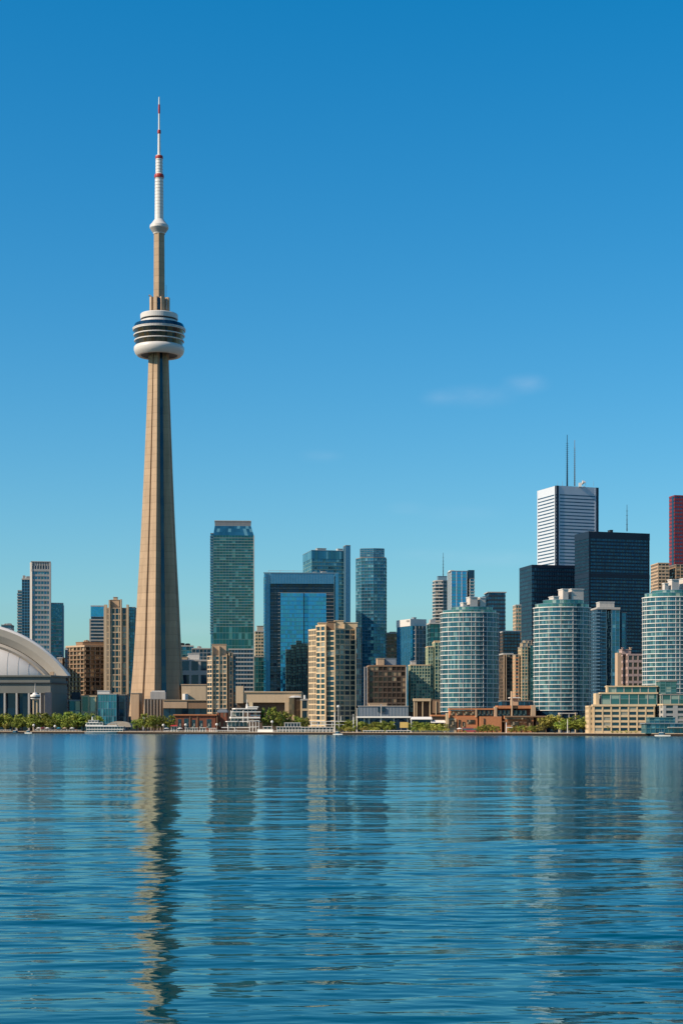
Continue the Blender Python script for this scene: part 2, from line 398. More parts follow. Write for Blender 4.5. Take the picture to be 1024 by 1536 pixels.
# ------------------------------------------------------------ the setting: ground, quay, water
PL = (-1200, CZ * 0 + 0)
def shore_line(px):
    D = S(px); return Vector((X(px, D), D))
A0 = shore_line(-400); A1 = shore_line(1400); sdv = (A1 - A0).normalized(); snv = Vector((-sdv.y, sdv.x))   # towards land
if snv.y < 0: snv = -snv
L0 = A0 - sdv * 1100; L1 = A1 + sdv * 420
mb = MB(); mb.face([(L0.x, L0.y, GZ), (L1.x, L1.y, GZ), (14000, 300, GZ), (14000, 22000, GZ), (-14000, 22000, GZ), (-14000, 3600, GZ)])
tag(mb.build('ground', solid('ground_paving', (.20, .17, .14), .9, var=.2, scale=.05)), kind='structure')
def strip(name, b0, b1, z0, z1, mat, kind='structure'):
    a = L0 + snv * b0; b = L1 + snv * b0; c = L1 + snv * b1; d = L0 + snv * b1
    mb = MB(); mb.prism([tuple(a), tuple(b), tuple(c), tuple(d)], z0, z1); return tag(mb.build(name, M[mat]), kind=kind)
strip('promenade', .4, 16, GZ + .004, GZ + .02, 'quaycap')
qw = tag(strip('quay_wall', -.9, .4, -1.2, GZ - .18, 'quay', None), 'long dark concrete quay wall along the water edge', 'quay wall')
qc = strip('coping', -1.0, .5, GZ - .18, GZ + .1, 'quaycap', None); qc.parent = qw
# waves
def water():
    rs = np.random.RandomState(5)
    rows = 760; ys = []
    y = 16.0
    while y < 1500:
        ys.append(y); y += max(.045, y * y / (CZ * F) * .6)
    ys = np.array(ys); nr = len(ys); nc = 620
    t = np.linspace(-1, 1, nc)
    Yg = np.repeat(ys[:, None], nc, 1); half = .235 * ys + 22
    Xg = t[None, :] * half[:, None]
    # keep the sheet on the water side: clamp rows beyond the quay line
    sp_y = np.gradient(ys)[:, None]; sp_x = (2 * half / nc)[:, None]
    Zg = np.zeros_like(Xg)
    for k in range(110):
        lam = .42 * (26 / .42) ** ((k + rs.rand()) / 110)
        th = R(96) + rs.randn() * (.30 if lam < 6 else .5)          # travel direction, mostly towards / away from the viewer
        kx, ky = math.cos(th) * 2 * math.pi / lam, math.sin(th) * 2 * math.pi / lam
        amp = WSLOPE * lam / (2 * math.pi) * (.6 if lam > 6 else 1.0) * (1.35 if lam < 2.5 else .85)
        # components finer than the grid fade out
        att = np.clip(1.9 - 3.8 * sp_y * abs(ky) / (2 * math.pi), 0, 1) * np.clip(1.6 - 3.2 * sp_x * abs(kx) / (2 * math.pi), 0, 1)
        ph = rs.rand() * 6.283
        Zg += amp * att * np.sin(kx * Xg + ky * Yg + ph + .8 * np.sin(.05 * Xg + .07 * Yg + ph))
    # gusts: calmer and rougher patches
    gust = 1 + .5 * np.sin(.021 * Xg + .045 * Yg + 1.2) * np.sin(.013 * Xg - .031 * Yg)
    Zg *= gust * (1 + .25 * np.sin(.11 * Xg + .06 * Yg) * np.sin(.083 * Yg + .02 * Xg + 2))
    Zg *= np.clip((1 - np.abs(t))[None, :] * 12, 0, 1) * np.clip((ys[:, None] - 16) / 1.5, 0, 1) * np.clip((1480 - ys[:, None]) / 100, 0, 1)
    V = np.stack([Xg, Yg, Zg], -1).reshape(-1, 3)
    i = np.arange(nr - 1)[:, None] * nc + np.arange(nc - 1)[None, :]
    Fq = np.stack([i, i + 1, i + nc + 1, i + nc], -1).reshape(-1, 4)
    # flat water all round the rippled fan
    nv = len(V); fx0, fx1 = float(half[0]), float(half[-1]); yN = float(ys[-1])
    ex = np.array([(-fx0, 16, 0), (fx0, 16, 0), (fx1, yN, 0), (-fx1, yN, 0), (-16000, -9000, 0), (16000, -9000, 0), (16000, yN, 0), (-16000, yN, 0), (-16000, 16000, 0), (16000, 16000, 0)], float)
    V = np.concatenate([V, ex])
    b = nv
    Fx = np.array([(b + 4, b + 5, b + 1, b + 0), (b + 5, b + 6, b + 2, b + 1), (b + 7, b + 4, b + 0, b + 3), (b + 7, b + 6, b + 9, b + 8)])
    Fq = np.concatenate([Fq, Fx])
    me = bpy.data.meshes.new('water')
    me.vertices.add(len(V)); me.vertices.foreach_set('co', V.ravel())
    me.loops.add(Fq.size); me.loops.foreach_set('vertex_index', Fq.ravel().astype(np.int32))
    me.polygons.add(len(Fq)); me.polygons.foreach_set('loop_start', (np.arange(len(Fq)) * 4).astype(np.int32))
    me.update(calc_edges=True); me.validate(); me.shade_smooth()
    o = bpy.data.objects.new('water', me); col.objects.link(o)
    m, n, l, b = base_mat('lake_water')
    df = n.new('ShaderNodeBsdfDiffuse'); df.inputs[0].default_value = WCOL
    gl = n.new('ShaderNodeBsdfGlossy'); gl.inputs[0].default_value = WTINT; gl.inputs['Anisotropy'].default_value = WANI; tg = n.new('ShaderNodeCombineXYZ'); tg.inputs[0].default_value = 1; l.new(tg.outputs[0], gl.inputs['Tangent']); fr = n.new('ShaderNodeFresnel'); fr.inputs[0].default_value = 1.55
    fm = n.new('ShaderNodeMath'); fm.operation = 'MULTIPLY'; fm.inputs[1].default_value = WREF; l.new(fr.outputs[0], fm.inputs[0])
    ms = n.new('ShaderNodeMixShader'); l.new(fm.outputs[0], ms.inputs[0]); l.new(df.outputs[0], ms.inputs[1]); l.new(gl.outputs[0], ms.inputs[2])
    l.new(ms.outputs[0], n['Material Output'].inputs[0])
    tc = n.new('ShaderNodeTexCoord')
    # wind-ruffled further out
    sp = n.new('ShaderNodeSeparateXYZ'); l.new(tc.outputs['Object'], sp.inputs[0]); mr = n.new('ShaderNodeMapRange')
    mr.inputs[1].default_value = 35; mr.inputs[2].default_value = 420; mr.inputs[3].default_value = WROUGH; mr.inputs[4].default_value = WFAR
    l.new(sp.outputs[1], mr.inputs[0]); l.new(mr.outputs[0], gl.inputs['Roughness'])
    def layer(sx, sy, rot, dist, det, prev):
        mp = n.new('ShaderNodeMapping'); mp.inputs['Scale'].default_value = (sx, sy, 1); mp.inputs['Rotation'].default_value = (0, 0, R(rot))
        nz = n.new('ShaderNodeTexNoise'); nz.inputs['Scale'].default_value = 1; nz.inputs['Detail'].default_value = det; nz.inputs['Roughness'].default_value = .5
        l.new(tc.outputs['Object'], mp.inputs[0]); l.new(mp.outputs[0], nz.inputs[0])
        bp = n.new('ShaderNodeBump'); bp.inputs['Strength'].default_value = 1; bp.inputs['Distance'].default_value = dist
        l.new(nz.outputs[0], bp.inputs['Height'])
        if prev: l.new(prev, bp.inputs['Normal'])
        return bp.outputs[0]
    p = layer(.10, .22, 8, WB[0], 2, None)
    p = layer(.8, 1.7, -6, WB[1], 2, p)
    p = layer(2.2, 4.5, 12, WB[2], 2, p)
    l.new(p, gl.inputs['Normal']); l.new(p, fr.inputs['Normal'])
    o.data.materials.append(m)
    return tag(o, kind='structure')
WSLOPE = .0064; WCOL = (.0, .040, .050, 1); WANI = .9; WTINT = (.68, .90, .92, 1); WREF = 1.0; WROUGH = .02; WFAR = .065; WB = (.15, .02, .002)
water()

# ------------------------------------------------------------ concrete observation tower
TD = 1500.0; TPX = 238.7; tx, ty = at(TPX, TD); m1 = TD / F
def zt(py): return Z(py, TD)
ct = empty('observation_tower', (tx, ty, GZ), 'very tall tan concrete observation tower with a round pod and a long antenna', 'tower')
# half-width in photo pixels against row
prof = [(1075, 44.5), (1050, 42.5), (1000, 38.2), (950, 35.2), (900, 32.6), (850, 29.6), (800, 26.8), (760, 24.8), (700, 22.0), (650, 19.9), (600, 17.9), (560, 16.4), (530, 15.6)]
def section(s):
    """Y-shaped plan, unit size = 24 m; s scales it"""
    k = s * m1 / 24.0
    pts = []
    def pol(r, a): return Vector((r * math.cos(R(a)), r * math.sin(R(a))))
    for a, Rl, h in ((235, 21.5, 13.4), (355, 20, 11.6), (115, 21, 12)):
        t = Vector((math.cos(R(a)), math.sin(R(a)))); p = Vector((-t.y, t.x))
        # coming round anticlockwise: right flank first (side -p), then tip, then left flank (+p)
        c0 = t * Rl - p * h; c1 = t * Rl + p * h
        pts.append(c0 * k)
        if a == 235:   # slot between the two piers of the tip
            for q, d in ((-.02, 0), (.02, 1.6), (.15, 1.6), (.19, 0)):
                pts.append((t * (Rl - d / max(k, .3)) + p * h * q) * k)
            for q, d in ((.97, 0),): pts.append((t * Rl + p * h * q) * k)
        else:
            for q, d in ((-.25, 0), (-.21, 1.2), (.21, 1.2), (.25, 0), (.9, 0)): pts.append((t * (Rl - d / max(k, .3)) + p * h * q) * k)
        pts.append(c1 * k)
        v = pol(12.7, a + 60); vp = pol(1, a + 150)
        pts.append((v - vp * 2.6) * k); pts.append((v + vp * 2.6) * k)
    return [(tx + p.x, ty + p.y) for p in pts]
mb = MB(); rings = [(section(s), zt(y)) for y, s in prof]
# refine upwards for smooth taper
for (a, z0), (b, z1) in zip(rings, rings[1:]):
    mb.prism(a, z0, z1, poly2=b, top=False)
mb.build('shaft', M['tower_concrete'], ct)
# elevator glass in the valley facing the water
def pol2(r, a): return Vector((tx + r * math.cos(R(a)), ty + r * math.sin(R(a))))
mb = MB()
for (y0, s0), (y1, s1) in zip(prof[1:], prof[2:]):
    for_q = []
    q = []
    for s, y in ((s0, y0), (s1, y1)):
        k = s * m1 / 24
        c = pol2(12.7 * k + .3, 295); pv = Vector((math.cos(R(25)), math.sin(R(25)))); hw = min(2.2 * k, 2.2) if k > .6 else 1.5
        q.append((c - pv * hw, c + pv * hw, zt(y)))
    n_ = max(1, int((zt(y1) - zt(y0)) / 6))
    for j in range(n_):
        t0, t1 = j / n_, (j + 1) / n_
        a = q[0][0].lerp(q[1][0], t0); b = q[0][1].lerp(q[1][1], t0); c = q[0][1].lerp(q[1][1], t1); d = q[0][0].lerp(q[1][0], t1)
        za = q[0][2] + (q[1][2] - q[0][2]) * t0; zb_ = q[0][2] + (q[1][2] - q[0][2]) * t1
        mb.face([(a.x, a.y, za), (b.x, b.y, za), (c.x, c.y, zb_), (d.x, d.y, zb_)], [(j + .5, y0 + .5)] * 4)
        bk = Vector((-math.cos(R(295)), -math.sin(R(295)))) * .6
        mb.face([(a.x, a.y, za), (d.x, d.y, zb_), (d.x + bk.x, d.y + bk.y, zb_), (a.x + bk.x, a.y + bk.y, za)], [(j + .5, y0 + .5)] * 4)
        mb.face([(b.x, b.y, za), (c.x, c.y, zb_), (c.x + bk.x, c.y + bk.y, zb_), (b.x + bk.x, b.y + bk.y, za)], [(j + .5, y0 + .5)] * 4)
mb.build('elevator_glass', glass('elevator_glass', (.008, .04, .065), (.014, .06, .085), None, .25), ct)
def lat(name, prof_px, mat, n=56, rot=0, smooth=False, us=1):
    mb = MB(); mb.lathe((tx, ty), [(r * m1, zt(y)) for y, r in prof_px], n, us, rot); return mb.build(name, mat if not isinstance(mat, str) else M[mat], ct, smooth)
# pod, from below upwards
lat('radome', [(532.5, 27), (534.2, 29), (534, 32.5), (530.5, 36), (525.5, 37.8), (521.5, 37.6), (519.5, 36), (519, 30)], 'white_panel', smooth=True)
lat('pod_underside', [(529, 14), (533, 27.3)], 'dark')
podg = glass('pod_glass', (.012, .008, .008), (.05, .028, .016), (.34, .15, .05), .3, lit=.1, wob=.1)
lat('pod_window_band', [(520, 35), (511, 36)], podg); lat('pod_window_band', [(512, 35.6), (503, 37)], podg); lat('pod_window_band', [(504, 36.6), (496, 38)], podg)
for y, r in ((512.3, 37.0), (504.3, 38.0), (496.3, 39.0)):
    lat('pod_ring', [(y + .5, r - 3), (y + .5, r), (y, r + .4), (y - 1.2, r + .3), (y - 1.4, r - 3)], 'white_panel')
lat('pod_sill', [(494.8, 38), (494.8, 39.6), (493.4, 39.8), (493.2, 38.8)], 'white_panel'); lat('pod_upper_glass', [(493.4, 39.2), (487.2, 36.5), (486.8, 27)], G['dkblue'])
lat('pod_deck', [(487.5, 32), (486.5, 28), (482, 27.6), (481.8, 24)], 'white_panel')
lat('pod_deck_gap', [(482.5, 26), (479, 26)], 'dark')
lat('pod_roof', [(479.5, 25.5), (479.3, 28), (472.5, 28.2), (471.4, 27.4), (471, 8)], 'white_panel')
mb = MB()
for a, r_, h in ((215, 11, 20), (250, 10, 20), (300, 10, 20), (345, 12, 18), (20, 11, 19)):
    p = pol2(r_ * m1, a); mb.box((p.x, p.y, (zt(470) + zt(447)) / 2), (4.5, 3.2, zt(447) - zt(470)), R(a))
mb.build('plant_block', M['tower_concrete'], ct)
mb = MB(); p = pol2(10.5 * m1, 282); mb.box((p.x, p.y, (zt(466) + zt(449)) / 2), (4.6, 1.2, zt(449) - zt(466)), R(12)); mb.build('plant_window', G['dkblue'], ct)
mb = MB(); p = pol2(13.5 * m1, 330); mb.tube((p.x, p.y, zt(466)), (p.x, p.y, zt(449)), .5); mb.build('pipe', M['ltgrey'], ct)
mb = MB(); p = pol2(12 * m1, 310); mb.tube((p.x, p.y, zt(466)), (p.x, p.y, zt(449)), .7); mb.build('pipe', M['ltgrey'], ct)
mb = MB(); p = pol2(11 * m1, 350); mb.tube((p.x, p.y, zt(466)), (p.x, p.y, zt(428)), .18); mb.build('pipe', M['ltgrey'], ct)
mb = MB(); p = pol2(11 * m1, 190); mb.tube((p.x, p.y, zt(445)), (p.x - 2.5, p.y, zt(443)), .5, .9); mb.build('pipe', M['ltgrey'], ct)
# hexagonal upper shaft
lat('upper_shaft', [(466, 9.4), (448, 9.3), (350, 8.7)], 'tower_concrete', 6, R(270 + 2))
lat('sky_pod', [(351, 8.6), (348, 9.5), (342.5, 13.8), (341.8, 14.2), (338, 13.9), (334, 10.5), (329, 7)], 'white_panel')
lat('sky_pod_window_band', [(349.3, 9.2), (343.2, 13.5)], 'ltgrey')
ax = [(330, 6.6), (267, 6.3)]
lat('antenna', [(331, 6.6), (267, 6.2), (261, 6.2), (260, 5.3), (238, 5.2), (233, 5.2), (232.5, 2.3), (200, 1.9), (194, 1.7), (193.5, 1.35), (170, 1.2), (156, 1.1), (145, .8), (144.5, 0)], 'white', 20)
mb = MB()
for y in [268 + 4.8 * k for k in range(13)]: mb.lathe((tx, ty), [(6.2 * m1, zt(y + .45)), (6.55 * m1, zt(y + .4)), (6.55 * m1, zt(y)), (6.2 * m1, zt(y - .05))], 20)
for y in [240 + 4.6 * k for k in range(5)]: mb.lathe((tx, ty), [(5.2 * m1, zt(y + .45)), (5.5 * m1, zt(y + .4)), (5.5 * m1, zt(y)), (5.2 * m1, zt(y - .05))], 20)
mb.build('antenna_hoop', M['ltgrey'], ct)
for y0, y1, r in ((266.7, 261, 7.1), (238, 233.2, 5.7), (200, 194.3, 2.5), (170, 156, 1.4)):
    lat('red_collar', [(y0, r - .6), (y0 - .2, r), ((y0 + y1) / 2, r + .1), (y1 + .4, r * .93), (y1, r - .8)], 'red', 20)

# tower foot
q = empty('tower_entrance_block', (X(231, 1440), 1440, GZ), 'low brown ribbed block topped by a pale box at the foot of the tall tower', 'building')
tower(q, boxpoly(217, 246, 1440, 5, depth=20), Z(1049.5, 1440), 1, M['brown'], band=None, pier=('concrete', .8, .5, 2.6), wallname='wall', piername='rib')
pbox(q, 'roof_box', boxpoly(225.5, 248.5, 1441, 5, depth=14), Z(1049.5, 1440), Z(1038, 1440), 'ltgrey')
pbox(q, 'roof_box', boxpoly(227.5, 247.5, 1442, 5, depth=12), Z(1038, 1440), Z(1036, 1440), 'white_panel')
q = empty('tower_side_block', (X(204, 1450), 1450, GZ), 'plain brown concrete block beside the left leg of the tall tower', 'building')
pbox(q, 'wall', boxpoly(196.5, 213.5, 1450, -4, depth=16), GZ, Z(1040.5, 1450), 'tan'); pbox(q, 'parapet', boxpoly(196, 214, 1449.6, -4, depth=17), Z(1040.5, 1450), Z(1039.6, 1450), 'concrete')
P = boxpoly(245, 313, 1400, 2, depth=40); q = root_at('terrace_building', P, 'long low brown building with a dark glass strip right of the tall tower foot')
tower(q, P, Z(1063, 1400), 1, G['dkblue'], band=None, pier=('dark', .5, .1, 5))
pbox(q, 'upper_wall', boxpoly(244.5, 313.5, 1398, 2, depth=44), Z(1063, 1400), Z(1051, 1400), 'brown')
pbox(q, 'upper_wall', boxpoly(244.3, 281, 1397.6, 2, depth=6), Z(1062.5, 1400), Z(1052, 1400), 'tan')
pbox(q, 'parapet', boxpoly(244, 314, 1397, 2, depth=46), Z(1051, 1400), Z(1050, 1400), 'tan2')
P = boxpoly(272, 312, 1480, 2, depth=40); q = root_at('windowless_hall', P, 'plain tan windowless hall between the tall tower and the slim tan condominium')
pbox(q, 'wall', P, GZ, Z(1028, 1480), 'tan2'); pbox(q, 'parapet', offset(P, .4), Z(1028, 1480), Z(1026.5, 1480), 'tan')
mb = MB(); mb.tube((*at(278, 1478), GZ), (*at(278, 1478), Z(1041, 1478)), 2.5); mb.build('vent', M['white'], q)

# ------------------------------------------------------------ domed stadium
SD = 1380.0; sm = SD / F; cxp, cyp = -50.0, 1125.0
q = empty('domed_stadium', (X(0, SD), SD, GZ), 'domed stadium with white arched roof panels and grey concrete wall', 'stadium')
def arcp(Rr, a): return cxp + Rr * math.cos(a), cyp - Rr * math.sin(a)
def arc_band(name, specs, mat, ymax=1014, n=70, smooth=True):
    """specs: list of (radius px, depth offset m); loft between concentric arcs"""
    mb = MB()
    lim = []
    for Rr, dd in specs:
        am = math.asin((cyp - ymax) / Rr); lim.append([(am + (math.pi - 2 * am) * i / n) for i in range(n + 1)])
    for k in range(len(specs) - 1):
        for i in range(n):
            pts = []
            for (kk, ii) in ((k, i), (k, i + 1), (k + 1, i + 1), (k + 1, i)):
                x, y = arcp(specs[kk][0], lim[kk][ii]); dd = specs[kk][1]; pts.append((X(x, SD + dd), SD + dd, Z(y, SD + dd)))
            mb.face(pts, [(i / 3, k)] * 4)
    return mb.build(name, mat, q, smooth, 8)
arc_band('roof_panel', [(150, 150), (176, 70), (188, 26), (192, 4), (191, -1), (188, -2.5)], M['roof_white'])
arc_band('roof_panel', [(188.0, -2.5), (178, -1), (168, 3)], M['roof_grey'])
arc_band('roof_seam', [(168.1, 3), (167.6, 4), (167.2, 3)], M['dark'])
arc_band('roof_panel', [(167.2, 3), (163, 0), (159.6, 2)], M['roof_grey'])
dm = [(159.8, 2)] + [(159 * math.cos(R(a)), 2 - 30 * math.sin(R(a))) for a in range(5, 46, 5)]
mb = MB()   # inner quarter dome bulging towards the water
nA, nB = 60, 14
am0 = math.asin((cyp - 1016) / 159.)
for i in range(nA):
    for j in range(nB):
        pts = []
        for ii, jj in ((i, j), (i + 1, j), (i + 1, j + 1), (i, j + 1)):
            a = am0 + (math.pi - 2 * am0) * ii / nA; t = jj / nB
            x, y = arcp(159.5, a); yb = 1016
            hh = (yb - y) * math.cos(t * math.pi / 2); dd = 2 - 15 * math.sin(t * math.pi / 2) * math.sin(math.pi * ii / nA) ** .6
            pts.append((X(x, SD), SD + dd, Z(yb - hh, SD)))
        mb.face(pts)
mb.build('roof_dome', M['roof_white'], q, True)
mb = MB()   # seams down the dome
for i in range(3, nA - 2, 4):
    a = am0 + (math.pi - 2 * am0) * i / nA; x, y = arcp(159.5, a)
    prev = None
    for j in range(nB + 1):
        t = j / nB; dd = 2 - 15 * math.sin(t * math.pi / 2) * math.sin(math.pi * i / nA) ** .6 - .2
        p = (X(x, SD), SD + dd, Z(1016 - (1016 - y) * math.cos(t * math.pi / 2), SD) + .05)
        if prev: mb.tube(prev, p, .07, n=4)
        prev = p
mb.build('roof_joint', M['roof_grey'], q)
# wall: front with recessed glazing
xr = 101.5
z16, z27, z41 = Z(1015, SD), Z(1027, SD), Z(1041, SD)
wl = [(X(-260, SD), SD + 8), (X(64, SD), SD + 2), (X(84, SD), SD + 6), (X(xr, SD), SD + 26), (X(-260, SD), SD + 120)]
fw = [(X(-260, SD), SD - 32), (X(86, SD), SD - 32), (X(xr - 1, SD - 4), SD - 4), (X(xr - 1, SD + 100), SD + 100), (X(-260, SD), SD + 100)]
pbox(q, 'upper_wall', fw, z41, z27, M['stadium_wall'])
pbox(q, 'upper_wall', offset(fw, -.8), z27, z16 - 1, M['stadium_wall'])
pbox(q, 'cornice', offset(fw, 1.0), z27, z27 + .8, M['dark'])
pbox(q, 'cornice', offset(fw, .6), z16 - 1, z16 + .2, M['stadium_wall'])
pbox(q, 'end_wall', [(X(72, SD), SD - 31), (X(86, SD), SD - 31), (X(xr - 1, SD - 3.6), SD - 3.6), (X(xr - 1, SD + 90), SD + 90), (X(72, SD), SD + 90)], GZ, z41, M['stadium_wall'])
pbox(q, 'pylon', [(X(79, SD), SD - 36), (X(87, SD), SD - 34), (X(87, SD), SD - 30), (X(79, SD), SD - 30)], GZ, z41 + .5, M['pink'])
mb = MB(); mb.prism([(X(-260, SD), SD - 27), (X(72, SD), SD - 27), (X(72, SD), SD + 80), (X(-260, SD), SD + 80)], GZ, z41 + .3, 6, 9); mb.build('glass_wall', G['dkblue'], q)
mb = MB()
for px in (-40, -20, 1, 18.5, 36, 54, 70.5):
    mb.box((X(px, SD), SD - 30, (GZ + z41) / 2), (1.4, 4, z41 - GZ))
mb.build('pier', M['ltgrey'], q)
mb = MB(); x0 = X(78, SD - 20)
mb.box((x0, SD - 20, z16 + 1.6), (3.2, 3, 3.2)); mb.build('roof_hut', M['tan'], q); mb = MB(); mb.box((X(84, SD), SD - 14, z16 + 1), (4, 3, 2)); mb.build('roof_hut', M['ltgrey'], q)
# further structure behind the roof
P = boxpoly(2, 21, 1560, 3, depth=20); q2 = root_at('rooftop_plant_building', P, 'low dark building just showing over the stadium roof edge')
tower(q2, P, Z(938, 1560), 30, G['office'], band=('grey', .6, .2), pier=None); roof_units(q2, P, Z(938, 1560), 3, 3)

# ------------------------------------------------------------ towers, left to right
def simple(name, label, poly, ytop, D, nfl, gm, **k):
    q = root_at(name, poly, label); z = Z(ytop, D); k.setdefault('parapet', ('ltgrey', 1.2, .4))
    tower(q, poly, z, nfl, gm, **k); return q, z
def penthouse(q, poly, z0, z1, mat='plant', lip=None):
    h = pbox(q, 'penthouse', poly, z0, z1, mat); r_ = pbox(q, 'penthouse_roof', offset(poly, .3), z1, z1 + .4, lip or mat)
    r_.parent = h; r_.matrix_parent_inverse = Matrix.Identity(4)

D = 1720; P = boxpoly(27, 33.5, D, 10, depth=14); q, z = simple('balcony_tower', 'narrow grey balcony tower, leftmost of the four behind the stadium', P, 887, D, 48, G['teal'], band=('ltgrey', .9, .9), pier=('grey', .3, .3, 3.2))
D = 1700; P = boxpoly(33, 46, D, 8, depth=20); q, z = simple('dark_glass_tower', 'narrow dark blue glass tower left of the tall grey banded tower', P, 869.5, D, 50, G['dkblue'], band=('bluesteel', .5, .1), pier=('bluegrey', .3, .2, 2.8)); roof_units(q, P, z + 1.2, 2, 5)
D = 1680; P = boxpoly(47.5, 75, D, 10, lp=45, depth=20); P = boxpoly(47.5, 75, D, 10, depth=22)
q, z = simple('banded_tower', 'tall light grey tower with horizontal window bands behind the stadium', P, 857, D, 32, G['teal'], band=('ltgrey', 2.0, .25), pier=('ltgrey', .5, .12, 2.9), parapet=None, roof=False)
pbox(q, 'side_wall', [(P[0][0] - 1.9, P[0][1] + 1), (P[0][0] + .5, P[0][1] - .9), (P[0][0] + .5, P[0][1] + 20), (P[0][0] - 1.9, P[0][1] + 20)], GZ, Z(843.5, D), 'ltgrey')
tower(q, offset(P, .3), Z(843, D), 1, M['ltgrey'], band=None, pier=('dark', .5, .1, 2.3), zb=Z(848.5, D), wallname='crown_wall', piername='crown_slot', parapet=('ltgrey', .8, .5))
pbox(q, 'crown_wall', offset(P, .55), Z(857, D), Z(853.5, D), 'ltgrey'); tower(q, offset(P, .2), Z(848.5, D), 1, G['dkblue'], band=None, pier=('ltgrey', 1.0, .3, 2.6), zb=Z(853.5, D), roof=False, wallname='crown_glass', piername='crown_post')
pbox(q, 'corner_pier', [(P[1][0] - .8, P[1][1] - .8), (P[1][0] + .8, P[1][1] - .6), (P[1][0] + .8, P[1][1] + 2), (P[1][0] - .8, P[1][1] + 2)], GZ, Z(843.5, D), 'ltgrey')
D = 1690; P = boxpoly(75, 94.5, D, 12, depth=24)
q, z = simple('stepped_glass_tower', 'teal glass tower with pale floor lines right of the tall grey banded tower', P, 906, D, 34, G['teal'], band=('ltgrey', .9, .35), pier=('teal_frame', .2, .1, 2.5))
pbox(q, 'crown_glass', offset(P, .5), Z(929, D), Z(906, D) + .2, G['teal']); pbox(q, 'corner_fin', [(P[1][0] - .6, P[1][1] - 1), (P[1][0] + .6, P[1][1] - 1), (P[1][0] + .6, P[1][1] + 3), (P[1][0] - .6, P[1][1] + 3)], GZ, Z(908, D), 'bluegrey')
# brown faceted hotel
D = 1590; P = [at(101, D + 10), at(127.5, D - 6), at(157, D + 2), at(157, D + 36), at(101, D + 40)]
q = root_at('brown_hotel', P, 'brown ten-storey concrete hotel with deep balconies beside the stadium'); z = Z(971, D)
tower(q, P, z, 12, G['brownglass'], band=('brown', 1.1, 1.5), pier=('tan', .6, 1.2, 5.2), windows=M['brown2'], wallname='wall', bandname='balcony', piername='wall_pier', parapet=('tan', 1.6, 1.6), zb=Z(1050, D))
pbox(q, 'base_wall', offset(P, -1), GZ, Z(1050, D) + .1, 'brown2')
P2 = [at(114, D + 12), at(124, D + 6), at(157, D + 10), at(157, D + 30), at(114, D + 30)]; penthouse(q, P2, z + 1.6, Z(963, D), 'brown'); roof_units(q, P2, Z(963, D), 2, 8, 'tan')
P = boxpoly(97.5, 103, 1560, 0, depth=14); q, z = simple('narrow_dark_block', 'narrow dark slab between the stadium roof and the brown hotel', P, 975, 1560, 18, G['dkblue'], band=('dark', .8, .15), pier=('grey', .2, .1, 2))
P = boxpoly(86, 97, 1600, 0, depth=14); q, z = simple('small_tan_block', 'small tan roof block behind the right end of the stadium roof', P, 988, 1600, 16, G['win'], band=('tan', 1.6, .2), pier=('tan', 1, .15, 3))
# blue tower behind
D = 1800; P = boxpoly(136.5, 157, D, 6, depth=22)
q, z = simple('blue_banded_tower', 'blue glass tower with white floor lines behind the brown hotel', P, 910, D, 36, G['dkblue'], band=('ltgrey', 1.2, .25), pier=None)
pbox(q, 'crown_glass', offset(P, .3), Z(925, D), z + .3, G['blue']); pbox(q, 'side_wing', boxpoly(134, 137, D + 2, 6, depth=18), GZ, Z(928, D), 'ltgrey')
# beige stepped condo with teal wing
D = 1570; P = boxpoly(156.5, 192, D, 3, depth=24)
q = root_at('crowned_condominium', P, 'tan condominium with stepped crown and square windows left of the tall tower'); z = Z(913, D)
tower(q, P, z, 20, G['win'], band=('tan2', 1.05, .45), pier=('tan2', .55, .5, 3.4), windows=M['brown2'], wallname='wall', bandname='spandrel', piername='wall_pier', parapet=('tan', .8, .5))
for a, b, y, dd in ((156, 161, 907, -.6), (163, 166, 900, -1.2), (180, 183, 899, -1.3), (189.5, 193.5, 907, -.7)):
    pbox(q, 'wall_pier', boxpoly(a, b, D + dd, 3, depth=6), GZ, Z(y, D), 'tan2')
penthouse(q, boxpoly(166, 180, D + 2, 3, depth=12), z, Z(900, D), 'tan'); penthouse(q, boxpoly(170, 176.5, D + 3, 3, depth=8), Z(900, D), Z(895.8, D), 'tan')
tower(q, boxpoly(192.5, 204, D + 5, 3, depth=18), Z(911, D), 40, G['teal'], band=('teal_frame', .4, .12), pier=('bluegrey', .25, .2, 2), wallname='glass_wing')
# low buildings in front, left
D = 1380; P = boxpoly(104, 123, D, 4, depth=18); q, z = simple('small_dark_pavilion', 'small dark-topped glass building between stadium and cream block', P, 1052, D, 3, G['tealpale'], band=('ltgrey', .6, .2), pier=('dark', .3, .2, 5))
pbox(q, 'penthouse', boxpoly(107.5, 122, D + .5, 4, depth=12), z, Z(1038.5, D), 'black')
P = boxpoly(122.5, 147, D - 5, 4, depth=22); q, z = simple('cream_block', 'small cream block with green glass beside the blue glass cube', P, 1045.5, D, 2, G['tealpale'], band=('cream', 1.8, .5), pier=('cream', 1.4, .55, 7), parapet=('cream', 1.0, .7))
D = 1350; P = boxpoly(147, 178.5, D, 3, depth=26); q = root_at('blue_glass_cube', P, 'light teal glass cube building left of the tall tower foot'); z = Z(1042, D)
tower(q, P, z, 5, glass('cube_glass', (.03, .17, .24), (.06, .26, .33), (.1, .33, .38), .55, lit=.15), band=('bluegrey', .35, .12), pier=('bluegrey', .2, .2, 2.1), parapet=('ltgrey', .6, .3))
penthouse(q, boxpoly(146, 166, D + 3, 3, depth=12), z, Z(1036.5, D), 'white_panel')
tower(q, boxpoly(178.5, 191, D + 3, 3, depth=22), Z(1043, D), 5, G['dkblue'], band=('dark', .3, .1), pier=('bluegrey', .3, .15, 3.4), wallname='glass_wing')
